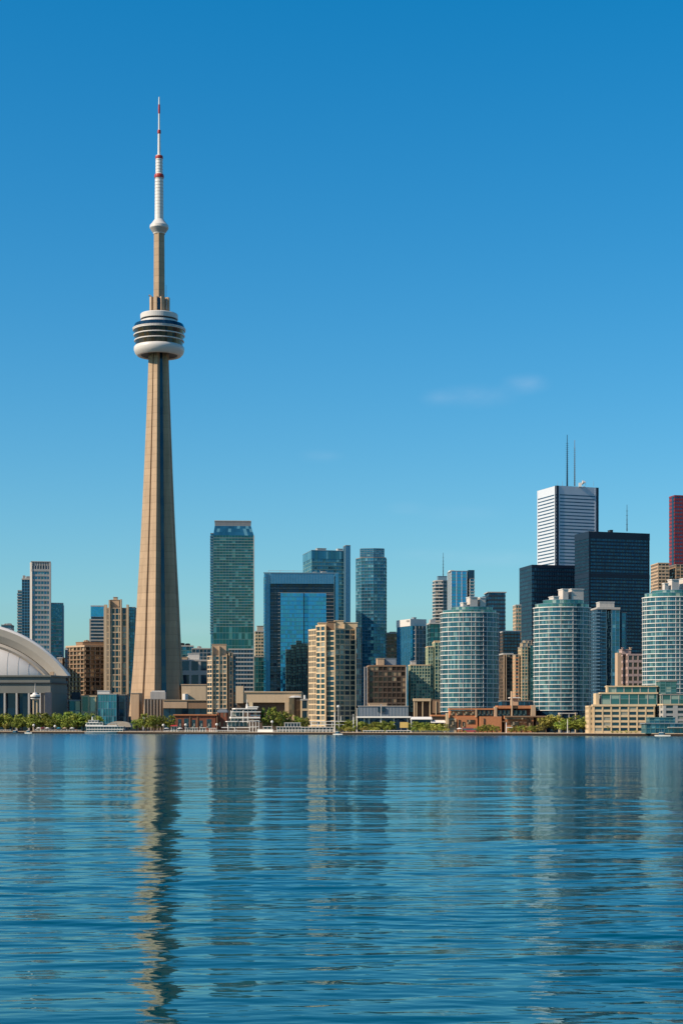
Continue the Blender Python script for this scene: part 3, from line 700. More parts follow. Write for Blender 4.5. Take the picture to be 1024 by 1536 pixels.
pbox(q, 'corner_pier', boxpoly(191, 193, D + 2, 3, depth=20), GZ, Z(1041, D), 'dark')

# buildings between the tall tower and the green tower
D = 1750; P = boxpoly(268, 290, D, 5, depth=24); q, z = simple('low_teal_block', 'dark teal block low behind the right side of the tall tower', P, 970, D, 20, G['teal'], band=('teal_frame', .7, .2), pier=('teal_frame', .4, .25, 4)); roof_units(q, P, z + 1, 4, 11, 'dark')
P = boxpoly(288, 316, D - 20, 5, depth=24); q, z = simple('low_dark_block', 'dark glass block low behind, left of the green glass tower', P, 974, D - 20, 20, G['dkblue'], band=('grey', .9, .2), pier=('ltgrey', .4, .25, 4)); roof_units(q, P, z + 1, 2, 12)
D = 1620; P = boxpoly(271.5, 313, D, 5, depth=30); q, z = simple('grey_concrete_block', 'grey concrete block with big square openings and white roof boxes', P, 992, D, 5, G['dkblue'], band=('ltgrey', 4.2, .9), pier=('ltgrey', 2.2, .8, 9.5), parapet=('ltgrey', 1.6, 1.0))
penthouse(q, boxpoly(282, 299, D + 6, 5, depth=12), z + 1.6, Z(980.5, D), 'white_panel'); penthouse(q, boxpoly(271, 281, D + 5, 5, depth=10), z + 1.6, Z(986, D), 'tan'); roof_units(q, P, z + 1.6, 2, 14, 'white')

# green glass tower
D = 1640; P = boxpoly(320, 380.5, D, 3, lp=None, depth=30)
q = root_at('green_glass_tower', P, 'tall green glass tower with chamfered top and thin pale floor lines'); z = Z(803, D)
tower(q, P, z, 33, G['green'], band=('band_teal', .5, .22), pier=('teal_frame', .2, .16, 3.0), roof=False, zb=Z(940, D))
P2 = [(a[0] + (1.2 if i in (0, 3) else -2.8), a[1] + (1.5 if i < 2 else -2)) for i, a in enumerate(P)]
mb = MB(); mb.prism(offset(P, .1), z, Z(788.5, D), 3, 3.3, poly2=P2); mb.build('crown_glass', G['teal'], q)
pbox(q, 'parapet', offset(P2, -.2), Z(788.5, D), Z(781.5, D), 'grey'); pbox(q, 'coping', offset(P2, .3), Z(781.5, D), Z(780.3, D), 'ltgrey')
mb = MB()
for k in range(4): mb.prism(offset(P2, .05), Z(788.3 - k * 1.7, D), Z(787.9 - k * 1.7, D))
mb.build('louvre', M['ltgrey'], q)
PW = boxpoly(316, 320.3, D + 3, 3, depth=24); tower(q, PW, Z(800, D), 36, G['teal'], band=('bluegrey', .6, .7), pier=None, wallname='side_wing', zb=Z(950, D))
pbox(q, 'base_wall', PW, GZ, Z(950, D), G['teal'])
tower(q, P, Z(940, D), 16, G['green'], band=('teal_frame', .5, .1), pier=('teal_frame', .2, .12, 3.), zb=GZ, roof=False)
pbox(q, 'corner_strip', [(P[1][0] - .3, P[1][1] - .7), (P[1][0] + .5, P[1][1] - .7), (P[1][0] + .5, P[1][1] + 2), (P[1][0] - .3, P[1][1] + 2)], GZ, z, 'ltgrey')
# banded lower building in front of it
D = 1600; P = boxpoly(343, 379.5, D, 3, depth=26); q, z = simple('banded_office', 'mid-height office of white and blue stripes at the foot of the green glass tower', P, 975, D, 19, G['dkblue'], band=('ltgrey', 1.2, .3), pier=('bluegrey', .3, .2, 3))
D = 1900; P = boxpoly(382, 395.5, D, 5, depth=18); q, z = simple('pale_stepped_tower', 'small pale green-grey stepped tower just left of the square-arch blue tower', P, 948, D, 30, G['tealpale'], band=('cream', 1.3, .2), pier=('cream', .8, .15, 3))
penthouse(q, boxpoly(385, 395, D + 3, 5, depth=10), z, Z(939, D), 'concrete')
D = 1700; P = boxpoly(378, 396, D, 5, depth=18); q, z = simple('low_green_block', 'dark green glass block in front of the pale stepped tower', P, 986, D, 17, G['green'], band=('teal_frame', .5, .2), pier=('teal_frame', .3, .2, 3))
# slim tan condo
D = 1330; q = empty('slim_condominium', (X(330, D), D, GZ), 'slim tan condominium with a square crown in front of the green glass tower', 'building')
PA = [at(311.5, D + 7), at(318.5, D + 1), at(340, D), at(340, D + 20), at(311.5, D + 22)]; zA = Z(985, D)
tower(q, PA, zA, 17, G['win'], band=('tan2', .95, .4), pier=('tan2', .45, .45, 3.0), windows=M['brown2'], wallname='wall', bandname='spandrel', piername='wall_pier', parapet=('tan', .7, .5))
tower(q, boxpoly(340, 348.5, D + 1.5, 10, depth=18), Z(979.5, D), 17, G['win'], band=('tan', .95, .35), pier=('tan2', .7, .6, 3.6), wallname='wall', bandname='spandrel', piername='wall_pier')
tower(q, boxpoly(348.5, 353.5, D + 5, 25, depth=12), Z(984, D), 17, G['dkblue'], band=('bluesteel', .4, .15), pier=('bluegrey', .2, .15, 2), wallname='glass_wing')
penthouse(q, boxpoly(318, 340, D + 1, 2, depth=12), zA, Z(967, D), 'tan'); penthouse(q, boxpoly(340, 346, D + 3, 2, depth=6), Z(979.5, D), Z(977, D), 'tan2')
for px in (318.4, 329, 340): pbox(q, 'wall_pier', boxpoly(px - .8, px + .8, D - .9, 0, depth=3), GZ, Z(969 if px < 335 else 981, D), 'tan2')
# long tan hall
D = 1290; q = empty('long_tan_hall', (X(400, D), D, GZ), 'long low tan windowless hall in front of the square-arch blue tower', 'building')
mb = MB(); pbox(q, 'wall', boxpoly(354, 454, D, 0, depth=50), Z(1054, D), Z(1039, D), 'tan2'); pbox(q, 'wall', boxpoly(353.6, 366.2, D - 1, 0, depth=12), Z(1055, D), Z(1029.3, D), 'tan2')
pbox(q, 'parapet', boxpoly(366.3, 454.5, D - .8, 0, depth=52), Z(1039, D), Z(1037.4, D), 'tan2'); pbox(q, 'under_wall', boxpoly(355, 430, D + 4, 0, depth=40), GZ, Z(1054, D), 'brown2')
pbox(q, 'end_wall', boxpoly(427, 434, D - 2, 0, depth=14), GZ, Z(1053.6, D), 'tan2')
P = [at(433.5, D - 8), at(441, D - 12), at(452, D - 11), at(452, D + 4), at(433.5, D + 4)]
q = root_at('dark_annex', P, 'small dark curved-roof annex against the right end of the long tan hall'); mb = MB(); mb.prism(P, GZ, Z(1047, D), 3, 4); mb.build('wall', G['brownglass'], q)
P3 = offset(P, -2); mb = MB(); mb.prism(offset(P, .5), Z(1047, D), Z(1044, D), poly2=P3); mb.build('roof', M['ltgrey'], q)
P = boxpoly(451, 463, 1270, 3, depth=14); q, z = simple('small_cream_box', 'small cream flat-roofed box left of the tan many-windowed condominium', P, 1051, 1270, 3, G['win'], band=('cream', 1.6, .3), pier=('cream', 1.3, .35, 4))
mb = MB(); mb.tube((*at(457, 1272), z), (*at(457, 1272), z + 4), .8); mb.build('chimney', M['white'], q)

# square-arch blue tower
D = 1620; P = boxpoly(402, 507, D, 3, lp=None, depth=34); q = root_at('square_arch_tower', P, 'broad blue glass tower shaped like a square arch with a bright recessed centre')
za = Z(860, D); zi = Z(875.5, D); zj = Z(889.5, D)
def sub(a, b, dd, dep): return boxpoly(a, b, D + dd, 3, depth=dep)
# outer frame
pbox(q, 'frame_wall', sub(396, 405, 1.5, 30), GZ, za, M['bluesteel']); tower(q, sub(395.4, 398.2, 1, 30), Z(862, D), 50, G['blue'], band=('bluegrey', .5, .15), pier=None, wallname='side_glass', roof=False)
pbox(q, 'frame_wall', sub(500.5, 507.5, .5, 32), GZ, za, M['bluesteel'])
pbox(q, 'frame_wall', sub(405, 500.5, .2, 32), zi, za, M['bluesteel'])
mb = MB()
u = (math.cos(R(3)), math.sin(R(3))); f0 = sub(396, 507.5, 0, 2)
Lf = math.hypot(f0[1][0] - f0[0][0], f0[1][1] - f0[0][1]); nrm = (math.sin(R(3)), -math.cos(R(3)))
for k in range(48): mb.edge_box(f0[0], u, nrm, k * Lf / 48, k * Lf / 48 + .25, zi, za - .1, -.5, .25)
for k in range(3): mb.edge_box(f0[0], u, nrm, .6 + k * 1.6, .8 + k * 1.6, GZ, zi - .1, -1.2, .25); mb.edge_box(f0[0], u, nrm, Lf - 4 + k * 1.5, Lf - 3.8 + k * 1.5, GZ, zi - .1, -1.2, .25)
mb.build('frame_rib', M['bluegrey'], q)
pbox(q, 'frame_edge', sub(395.2, 508, -.6, 1.2), za, za + .9, M['bluegrey'])
# dark stepped recess
tower(q, sub(405, 500.6, 4, 26), zi + .2, 48, G['dkblue'], band=('dark', .3, .08), pier=('dark', .3, .1, 3), roof=False, wallname='recess_glass')
mb = MB()
for k in range(27):
    zz = Z(892 + k * 5.4, D)
    for a, b in ((405.5, 420), (489, 500)):
        f = sub(a, b, 3.4, 1); mb.edge_box(f[0], u, nrm, 0, math.hypot(f[1][0] - f[0][0], f[1][1] - f[0][1]), zz, zz + .28, -.6, 0)
for yy in (882, 889): f = sub(405.5, 500, 3.4, 1); mb.edge_box(f[0], u, nrm, 0, math.hypot(f[1][0] - f[0][0], f[1][1] - f[0][1]), Z(yy, D), Z(yy, D) + .3, -.6, 0)
mb.build('recess_line', M['ltgrey'], q)
tower(q, sub(420.5, 489, 2.0, 12), zj, 33, G['blue'], band=('bluesteel', .9, .12), pier=('bluesteel', .22, .16, 2.1), roof=False, wallname='centre_glass')
pbox(q, 'centre_seam', sub(454.8, 456.2, 1.6, 3), GZ, zj, M['black'])
roof_units(q, P, za, 3, 21); mb = MB()
for px in (403, 420, 440, 462, 480): mb.tube((*at(px, D + 3), za + .8), (*at(px, D + 3), za + 3.2), .15, n=5)
mb.tube((*at(402, D + 3), za + 3), (*at(455, D + 5), za + 2.6), .12, n=5); mb.build('roof_rail', M['ltgrey'], q)
# added block: jagged reflection in the arch glass, built as a solid shape
D = 1560; q = empty('reflection_block', (X(446, D), D, GZ), 'dark green-grey stepped block standing in for a reflection in the square-arch blue tower', 'building')
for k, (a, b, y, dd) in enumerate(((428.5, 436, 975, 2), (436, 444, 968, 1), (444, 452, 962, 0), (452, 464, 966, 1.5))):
    tower(q, boxpoly(a, b, D + dd, 3, depth=16), Z(y, D), int((1094 - y) / 4.2), glass('reflection_glass%d' % k, (.012, .03, .03), (.05, .085, .075), (.13, .17, .14), .35, lit=.12), band=('dark', .7, .15), pier=('teal_frame', .3, .12, 1.9), wallname='glass_bay')  # glass_bay here is part of the added reflection block
pass
# glass tower behind the arch
D = 1830; P = boxpoly(467.5, 524, D, 12, lp=454.5); q = root_at('teal_office_tower', P, 'dark teal glass office tower behind the square-arch blue tower'); z = Z(838, D)
tower(q, P, z, 46, G['teal'], band=('teal_frame', .9, .2), pier=('teal_frame', .2, .1, 3), roof=False)
mb = MB(); mb.prism(offset(P, .3), z, Z(826, D), 1.6, 30); mb.build('crown_glass', G['teal'], q); pbox(q, 'parapet', offset(P, .5), Z(826, D), Z(825, D), 'bluegrey')
tower(q, boxpoly(515, 525, D - 3, 12, depth=12), Z(819, D), 1, M['bluesteel'], band=None, pier=('bluegrey', .5, .3, 3), wallname='stair_tower')
penthouse(q, boxpoly(473, 489, D + 8, 12, depth=10), Z(825, D), Z(821.5, D), 'ltgrey'); penthouse(q, boxpoly(504, 514, D + 6, 12, depth=8), Z(825, D), Z(822.5, D), 'white_panel')
# rounded glass residential tower
D = 1700; q = empty('rounded_glass_tower', (X(557, D), D, GZ), 'slim teal glass residential tower with balcony edges right of the tan condominium', 'building')
P = [at(534, D + 12), at(542.5, D), at(560, D - 2.5), at(578, D), at(579.2, D + 20), at(536, D + 26)]
tower(q, P, Z(837, D), 52, G['teal'], band=('bluegrey', .45, .55), pier=('teal_frame', .3, .3, 3.2))
tower(q, [at(540, D + 12), at(541, D + 3), at(560, D + .5), at(575.5, D + 3), at(576, D + 16), at(540, D + 18)], Z(823, D), 5, G['teal'], band=('bluegrey', .4, .25), pier=('bluegrey', .2, .2, 3), zb=Z(837, D), wallname='crown_glass', parapet=('bluegrey', .5, .3))
# tan many-windowed condo (faceted)
D = 1190; q = empty('faceted_condominium', (X(502, D), D, GZ), 'cream faceted condominium with many square windows beside the waterfront', 'building')
def mas(P, y, nfl=20, bay=2.7, pw=.9, **k): tower(q, P, Z(y, D), nfl, G['win'], band=('cream', .95, .4), pier=('cream', pw, .45, bay), windows=M['brown2'], wallname='wall', bandname='spandrel', piername='wall_pier', parapet=('cream', 1.0, .55), **k)
mas([at(463.5, D + 14), at(475, D + 4), at(476, D + 24), at(463.5, D + 26)], 945, 19, 2.6)
mas([at(474.5, D + 4), at(488, D - 2), at(490, D + 24), at(475, D + 24)], 940, 20, 5.2)
mas([at(488, D - 1.5), at(502, D - 3), at(502, D + 20), at(488, D + 20)], 948, 20, 5.8)
mas([at(502, D - 3), at(516, D + 2), at(533, D + 6), at(533, D + 24), at(502, D + 24)], 945, 20, 4.0, .7)
tower(q, [at(533, D + 6), at(541.5, D + 12), at(541.5, D + 24), at(533, D + 24)], Z(941, D), 20, G['teal'], band=('bluegrey', .5, .3), pier=('cream', .4, .3, 2.5), wallname='glass_bay')
for a, b, y, dd in ((476.5, 490, 934.5, 3), (490, 503, 933, 2), (501, 515, 931, 3), (515, 536, 933.5, 8)): penthouse(q, boxpoly(a, b, D + dd, 3, depth=10), Z(948, D), Z(y, D), 'cream' if a != 490 else 'brown')
for px in (502, 488.5, 516, 533): pbox(q, 'wall_pier', boxpoly(px - .9, px + .9, D - 4 + (px > 510) * 6, 0, depth=3), GZ, Z(936, D), 'cream')

# ------------------------------------------------------------ right of centre
D = 1850; P = boxpoly(577, 596, D, 6, depth=20); q, z = simple('brown_striped_block', 'small brown striped block between the slim teal tower and the white-topped office', P, 950.5, D, 26, G['brownglass'], band=('brown', 1.6, .3), pier=('brown', .7, .25, 4)); penthouse(q, boxpoly(584, 594, D + 3, 6, depth=8), z, Z(948, D), 'tan')
D = 1560; P = boxpoly(615.5, 638.5, D, 25, lp=595); q = root_at('white_topped_office', P, 'blue glass office block with a plain white top band'); z = Z(939, D)
tower(q, P, z, 24, G['blue'], band=('bluesteel', .35, .1), pier=('bluegrey', .2, .1, 3.6), roof=False)
tower(q, boxpoly(620, 638.8, D - 1, 25, depth=4), z, 24, G['dkblue'], band=('ltgrey', .3, .15), pier=('ltgrey', .3, .3, 3.4), roof=False, wallname='side_glass')
pbox(q, 'top_band', offset(P, .35), z, Z(928.5, D), 'white_panel'); penthouse(q, boxpoly(617, 624, D + 4, 25, depth=6), Z(928.5, D), Z(926.3, D), 'grey')
# small dark lettering marks near the corner of the band
mb = MB(); o2 = offset(P, .35); E2 = normals(o2); u2, n2, l2 = E2[3]
for k in range(4):
    s0 = l2 * .74 + k * l2 * .052; zz = Z(933.2, D)
    mb.edge_box(o2[3], u2, n2, s0, s0 + .25, zz, zz + 1.7, -.1, .12); mb.edge_box(o2[3], u2, n2, s0 + .25, s0 + .9, zz + 1.45, zz + 1.7, -.1, .12); mb.edge_box(o2[3], u2, n2, s0 + .25, s0 + .8, zz + .7, zz + .95, -.1, .12)
    if k % 2: mb.edge_box(o2[3], u2, n2, s0 + .9, s0 + 1.1, zz, zz + 1.6, -.1, .12)
mb.build('lettering', M['dark'], q)
D = 1500; P = boxpoly(640, 663, D, 5, depth=20); q, z = simple('teal_block', 'plain dark teal block left of the nearest left cylindrical tower', P, 936, D, 24, G['green'], band=('teal_frame', .4, .1), pier=('dark', .3, .12, 3.5)); roof_units(q, P, z + 1, 1, 41)
# balcony tower with antenna
D = 1900; P = [at(649, D + 10), at(653, D + 1), at(664, D - 1), at(671, D + 3), at(671, D + 20), at(650, D + 22)]
q, z = simple('antenna_balcony_tower', 'grey-brown balcony tower with a thin mast on its roof', P, 872, D, 44, G['win'], band=('ltgrey', 1.2, .8), pier=('grey', .4, .2, 4))
penthouse(q, boxpoly(655, 670, D + 5, 4, depth=10), z, Z(864, D), 'bluegrey'); mast(q, 664.5, D + 6, 864, 829, .45, rungs=6)
D = 1830; q = empty('blue_residential_tower', (X(690, D), D, GZ), 'light blue glass tower with white grid lines and a dark corner box', 'building')
P = boxpoly(671, 700, D, 6, depth=24); tower(q, P, Z(857, D), 50, G['blue'], band=('bluegrey', .4, .15), pier=('white', .4, .35, 5.2)); tower(q, boxpoly(699, 711, D + 1, 6, depth=22), Z(868, D), 46, G['teal'], band=('ltgrey', .8, .5), pier=('white', .3, .3, 4.5), wallname='balcony_glass')
pbox(q, 'corner_box', boxpoly(697, 711.3, D + .6, 6, depth=20), Z(868, D), Z(855, D), G['dkblue']); pbox(q, 'parapet', boxpoly(672, 681, D - .4, 6, depth=12), Z(857, D), Z(855.3, D), 'white')
D = 1720; P = boxpoly(727, 757.5, D, 4, depth=24); q, z = simple('charcoal_office', 'charcoal striped office slab behind the left cylindrical tower', P, 889, D, 34, G['office'], band=('blackish', 1.4, .3), pier=('blackish', .3, .1, 3), parapet=('ltgrey', .9, 1.2))
pbox(q, 'side_panel', boxpoly(721, 728, D + 2, 4, depth=18), GZ, Z(894, D), 'bluegrey')
D = 1950; P = boxpoly(769, 781, D, 5, depth=18); q, z = simple('distant_beige_block', 'small distant beige block left of the black towers', P, 908.5, D, 34, G['tealpale'], band=('tan', 1.4, .2), pier=('tan', .8, .15, 3))
# pale green residential
D = 1400; q = empty('pale_green_residential', (X(640, D), D, GZ), 'pale green stepped residential building left of the left cylindrical tower', 'building')
for a, b, y, dd, nf in ((612.5, 645, 998.5, 0, 15), (638.5, 649, 970.5, 3, 19), (648.5, 662, 964, 2, 20)):
    tower(q, boxpoly(a, b, D + dd, 3, depth=18), Z(y, D), nf, G['tealpale'], band=('pale_green', .5, .25), pier=('pale_green', .55, .35, 2.4), wallname='glass_wall', zb=Z(1068, D), parapet=('cream', .8, .4))
penthouse(q, boxpoly(615, 624, D + 4, 3, depth=8), Z(998.5, D), Z(992, D), 'ltgrey'); penthouse(q, boxpoly(650, 660, D + 6, 3, depth=8), Z(964, D), Z(961.5, D), 'cream')
pbox(q, 'base_wall', boxpoly(612, 661, D + 1, 3, depth=18), GZ, Z(1068, D), 'brown2')
D2 = 1340; q = empty('columned_base', (X(640, D2), D2, GZ), 'brown columned podium with a beige beam below the pale green building', 'building')
pbox(q, 'wall', boxpoly(620, 661, D2 + 3, 2, depth=16), GZ, Z(1049, D2), 'brown2'); pbox(q, 'beam', boxpoly(619, 646, D2 - 1, 2, depth=4), Z(1052, D2), Z(1048, D2), 'cream')
for px in (621, 624.5, 633.5, 644.5, 653.5): pbox(q, 'column', boxpoly(px - .8, px + .8, D2 - .5, 2, depth=2.5), GZ, Z(1052, D2), 'cream')
pbox(q, 'upper_wall', boxpoly(646.5, 661, D2, 2, depth=10), Z(1070, D2), Z(1051, D2), 'brown')

# bronze office
D = 1380; q = empty('bronze_office', (X(580, D), D, GZ), 'dark bronze glass office with pale corner fins and a grey roof box', 'building')
P = boxpoly(550, 608, D, 3, depth=30); z = Z(1000, D)
tower(q, P, z, 12, G['brownglass'], band=('brown2', 1.3, .3), pier=('brown2', .5, .4, 3.6), parapet=('brown', 1.2, .5))
for px in (546.5, 550, 609): pbox(q, 'corner_fin', boxpoly(px - .7, px + .7, D - 2, 3, depth=3), GZ, Z(1000.5, D), 'ltgrey')
penthouse(q, boxpoly(564, 576, D + 4, 3, depth=14), z + 1, Z(988, D), 'tan'); penthouse(q, boxpoly(575, 594, D + 7, 3, depth=12), z + 1, Z(987.5, D), 'grey')
# grey metal hall with white colonnade
D = 1180; q = empty('grey_metal_hall', (X(570, D), D, GZ), 'low grey metal-clad hall behind the white waterfront colonnade', 'building')
tower(q, boxpoly(536, 612, D, 2, depth=26), Z(1060, D), 1, M['grey'], band=None, pier=('bluegrey', .15, .12, 2.2), zb=Z(1075, D), wallname='wall', piername='wall_seam', parapet=('ltgrey', .5, .4)); pbox(q, 'base_wall', boxpoly(537, 611, D + 2, 2, depth=22), GZ, Z(1075, D), G['dkblue'])
penthouse(q, boxpoly(552, 580, D + 6, 2, depth=10), Z(1060, D) + .5, Z(1055.5, D), 'tan'); pbox(q, 'window', boxpoly(566.5, 577, D - .5, 2, depth=1), Z(1068, D), Z(1059.5, D) - .8, G['dkblue'])
D = 1085; q = empty('white_colonnade', (X(575, D), D, GZ), 'long white beam on slim white columns at the waterfront', 'colonnade')
mb = MB(); a = at(534, D); b = at(616, D - 6); dl = Vector((b[0] - a[0], b[1] - a[1])); uu = dl.normalized(); 
mb.edge_box(a, (uu.x, uu.y), (uu.y, -uu.x), 0, dl.length, Z(1077, D), Z(1074.8, D), -4, 0); mb.build('beam', M['white'], q)
for px in (529.8, 535, 546, 553.4, 571, 590.6, 611):
    mb = MB(); x, y = at(px, D + (2 if px < 560 else -1)); mb.box((x, y, (GZ + Z(1076, D)) / 2), (.75, .75, Z(1076, D) - GZ)); mb.build('column', M['white'], q)
for px, y0 in ((571.3, 1057), (535.2, 1063), (529.8, 1072)):
    mb = MB(); x, y = at(px, D + 3.5); mb.box((x, y, (GZ + Z(y0, D)) / 2), (.6, .6, Z(y0, D) - GZ)); mb.box((x, y, Z(y0, D)), (1.2, .8, .4)); mb.build('mast', M['ltgrey'], q)

# cylindrical glass towers
def cylinder(cx, hw, D, ytop, ybase, nfl, label, ph, crown, rot):
    q = empty('cylindrical_tower', (X(cx, D), D, GZ), label, 'building', 'rounded glass towers with white floor rings')
    b = hw * D / F * .8; m_ = (D + b) / F; a = hw * m_ * .985; n = 44
    P = [(X(cx, D + b) + a * math.cos(t) , D + b + b * math.sin(t)) for t in [2 * math.pi * i / n for i in range(n)]]
    zb, z = Z(ybase, D), Z(ytop, D)
    tower(q, P, z, nfl, G['cyl'], band=('white', .36, .35), pier=('teal_frame', .16, .12, 1.3), zb=zb, cells=1, roof=False)
    E = normals(P); mb = MB()
    for i in range(n):
        if (i + rot) % 3 == 0 or i in ((34, 31, 37), (26, 29, 35), (24, 33, 38))[rot]: mb.edge_box(P[i], E[i][0], E[i][1], -.09, .09, zb, z, -.1, .3)
    mb.build('white_mullion', M['white'], q)
    Pi = [(X(cx, D + b) + a * .97 * math.cos(t), D + b + b * .97 * math.sin(t)) for t in [2 * math.pi * i / n for i in range(n)]]
    pbox(q, 'base_wall', Pi, GZ, zb, G['dkblue']); pbox(q, 'roof_ring', offset(P, .5), z, z + .5, 'white')
    for sc_, y in crown:
        Pc = [(X(cx + sc_[1], D + b) + a * sc_[0] * math.cos(t), D + b + b * sc_[0] * math.sin(t)) for t in [2 * math.pi * i / 28 for i in range(28)]]
        tower(q, Pc, Z(y, D), 1, G['tealpale'], band=None, pier=('teal_frame', .2, .1, 2.4), zb=z + .5, wallname='crown_glass', parapet=('bluegrey', .25, .15))
    for a0, b0, y0, y1, dd in ph: penthouse(q, boxpoly(a0, b0, D + b * .6 + dd, 14, depth=8), z, Z(y1, D), 'plant', 'white')
    return q
cylinder(704, 44, 1120, 919, 1068, 21, 'leftmost of the three rounded glass towers with white floor rings', ((699, 716, 0, 894.5, 0), (690, 700, 0, 903, -1), (714, 727.5, 0, 894.8, 3)), (((.93, 0), 914.5), ((.72, 4), 909.5)), 0)
cylinder(842.5, 43, 1060, 911, 1066, 24, 'middle one of the three rounded glass towers, in front of the black towers', ((837, 852, 0, 882.5, 0), (823, 838, 0, 894, -2), (850, 875, 0, 882, 2)), (((.95, 0), 905), ((.72, 2), 899)), 1)
cylinder(1006.5, 43.5, 1010, 895.5, 1066, 26, 'rightmost of the three rounded glass towers, cut by the right edge', ((1001, 1018, 0, 868, 0), (993, 1002, 0, 874, 0), (1016, 1040, 0, 866, 3)), (((.93, 0), 889), ((.75, 3), 884.5)), 2)

# brown/dark blocks between
D = 1650; P = boxpoly(750, 780, D, 6, depth=20); q, z = simple('dark_brown_block', 'dark brown block at the left foot of the black towers', P, 948, D, 30, G['office'], band=('brown2', 1.3, .2), pier=('brown2', .5, .2, 3))
D = 1480; P = boxpoly(748, 769, D, 6, depth=20); q, z = simple('brown_slab', 'dark brown slab with two tan vertical strips right of the left cylindrical tower', P, 982, D, 22, G['brownglass'], band=('brown2', 1.0, .2), pier=('brown2', .5, .2, 3))
for px in (755.5, 758.6): pbox(q, 'vertical_strip', boxpoly(px - .7, px + .7, D - 1.6, 6, depth=2), Z(1066, D), Z(982, D), 'tan')
D = 1350; q = empty('brick_green_tower', (X(787, D), D, GZ), 'narrow tower of cream brick and green glass left of the middle cylindrical tower', 'building')
tower(q, boxpoly(769, 778, D + 3, 4, depth=14), Z(982.5, D), 22, G['win'], band=('brick', .9, .25), pier=('cream', .9, .3, 2.6), wallname='brick_wing')
tower(q, boxpoly(777, 791, D, 4, depth=16), Z(971, D), 26, G['tealpale'], band=('cream', .5, .3), pier=('cream', .5, .25, 2.2), wallname='glass_wall')
tower(q, boxpoly(791, 801, D + 1, 4, depth=16), Z(968, D), 26, G['green'], band=('teal_frame', .3, .1), pier=('teal_frame', .25, .15, 2.6), wallname='green_glass')
for a, b, y, dd in ((780, 797, 965, 2), (784, 797, 961, 4)): tower(q, boxpoly(a, b, D + dd, 4, depth=9), Z(y, D), 1, G['win'], band=('cream', .6, .3), pier=('cream', .9, .3, 3), zb=Z(971, D), wallname='crown')
# black tower, left
D = 2050; P = boxpoly(797.5, 866, D, 12, lp=779); q, z = simple('low_black_tower', 'shorter matt black office tower left of the broader black tower', P, 851.5, D, 38, G['office'], band=('black', 1.6, .2), pier=('black', .4, .25, 3), parapet=('black', 3.5, .3))
# tall white-banded tower
D = 2200; P = boxpoly(834, 897, D, 20, lp=806); q = root_at('white_marble_tower', P, 'tallest office tower, white with dark window bands and two rooftop antennas'); z = Z(741, D); ztop = Z(728.5, D)
tower(q, P, z, 69, G['office'], band=('marble', 2.75, .35), pier=None, roof=False)
pbox(q, 'top_band', offset(P, .38), z, ztop, M['marble']); pbox(q, 'roof', offset(P, -.5), ztop, ztop + .3, 'roof')
E = normals(P); mb = MB()
def corner(i, s0, s1, mat):
    mb = MB(); u, n, l = E[i]; a = s0 if s0 >= 0 else l + s0; b = s1 if s1 > 0 else l + s1
    mb.edge_box(P[i], u, n, a, b, GZ, ztop + .2, -.2, .8); mb.build('corner_notch', M[mat], q)
corner(3, -2.5, 0.001 + E[3][2] + .2, 'black'); corner(0, -.4, 3.0, 'black') if False else None
mb = MB(); u, n, l = E[0]; mb.edge_box(P[0], u, n, 0, 3.0, GZ, ztop + .2, -.2, .8); mb.edge_box(P[0], u, n, l - 3.4, l, GZ, ztop + .2, -.2, .8); mb.build('corner_notch', M['black'], q)
mb = MB(); mb.edge_box(P[0], u, n, 3.0, 4.6, GZ, ztop + .1, -.2, .6); mb.edge_box(P[0], u, n, l - 5.2, l - 3.4, GZ, ztop + .1, -.2, .6)
u3, n3, l3 = E[3]; mb.edge_box(P[3], u3, n3, l3 - 4.4, l3 - 2.5, GZ, ztop + .1, -.2, .6); mb.edge_box(P[3], u3, n3, 0, 1.6, GZ, ztop + .1, -.2, .6); mb.build('corner_pier', M['marble'], q)
mast(q, 850.3, D + 14, 729, 652, 1.0, 'black', rungs=22); mast(q, 861.6, D + 18, 729, 660, .75, 'brown', rungs=18)
mb = MB(); x, y = at(871.5, D + 10); mb.box((x - 1.5, y, ztop + 2.5), (3.4, 3, 5)); mb.tube((x + 1, y, ztop + 3), (x + 3, y - 2.5, ztop + 6.5), .6, 2.6, 12); mb.build('dish', M['white'], q)
roof_units(q, P, ztop, 5, 51, 'ltgrey'); 
for px in (836, 843, 878, 890): mast(q, px, D + 8, 729, 721, .22, 'grey', 'roof_mast')
# broad black tower
D = 1960; P = boxpoly(883, 973.5, D, 18, lp=862); q = root_at('broad_black_tower', P, 'broad black steel and glass office tower in front of the white tower'); z = Z(807.5, D); ztop = Z(797, D)
tower(q, P, z, 55, G['office'], band=('black', 1.6, .25), pier=('black', .35, .3, 1.9), roof=False)
pbox(q, 'top_band', offset(P, .45), z, ztop, M['black']); pbox(q, 'plant_band', offset(P, .4), Z(866, D), Z(860, D), M['black'])
mast(q, 940, D + 12, 797, 757, .6, 'dark', rungs=5); penthouse(q, boxpoly(911, 919, D + 12, 13, depth=8), ztop, Z(793.5, D), 'dark')
for i in (0, 1): mb = MB(); u, n, l = normals(P)[0]; mb.edge_box(P[0], u, n, (0, l - 1.2)[i], (1.2, l)[i], GZ, ztop, -.2, .55); mb.build('corner_column', M['black'], q)
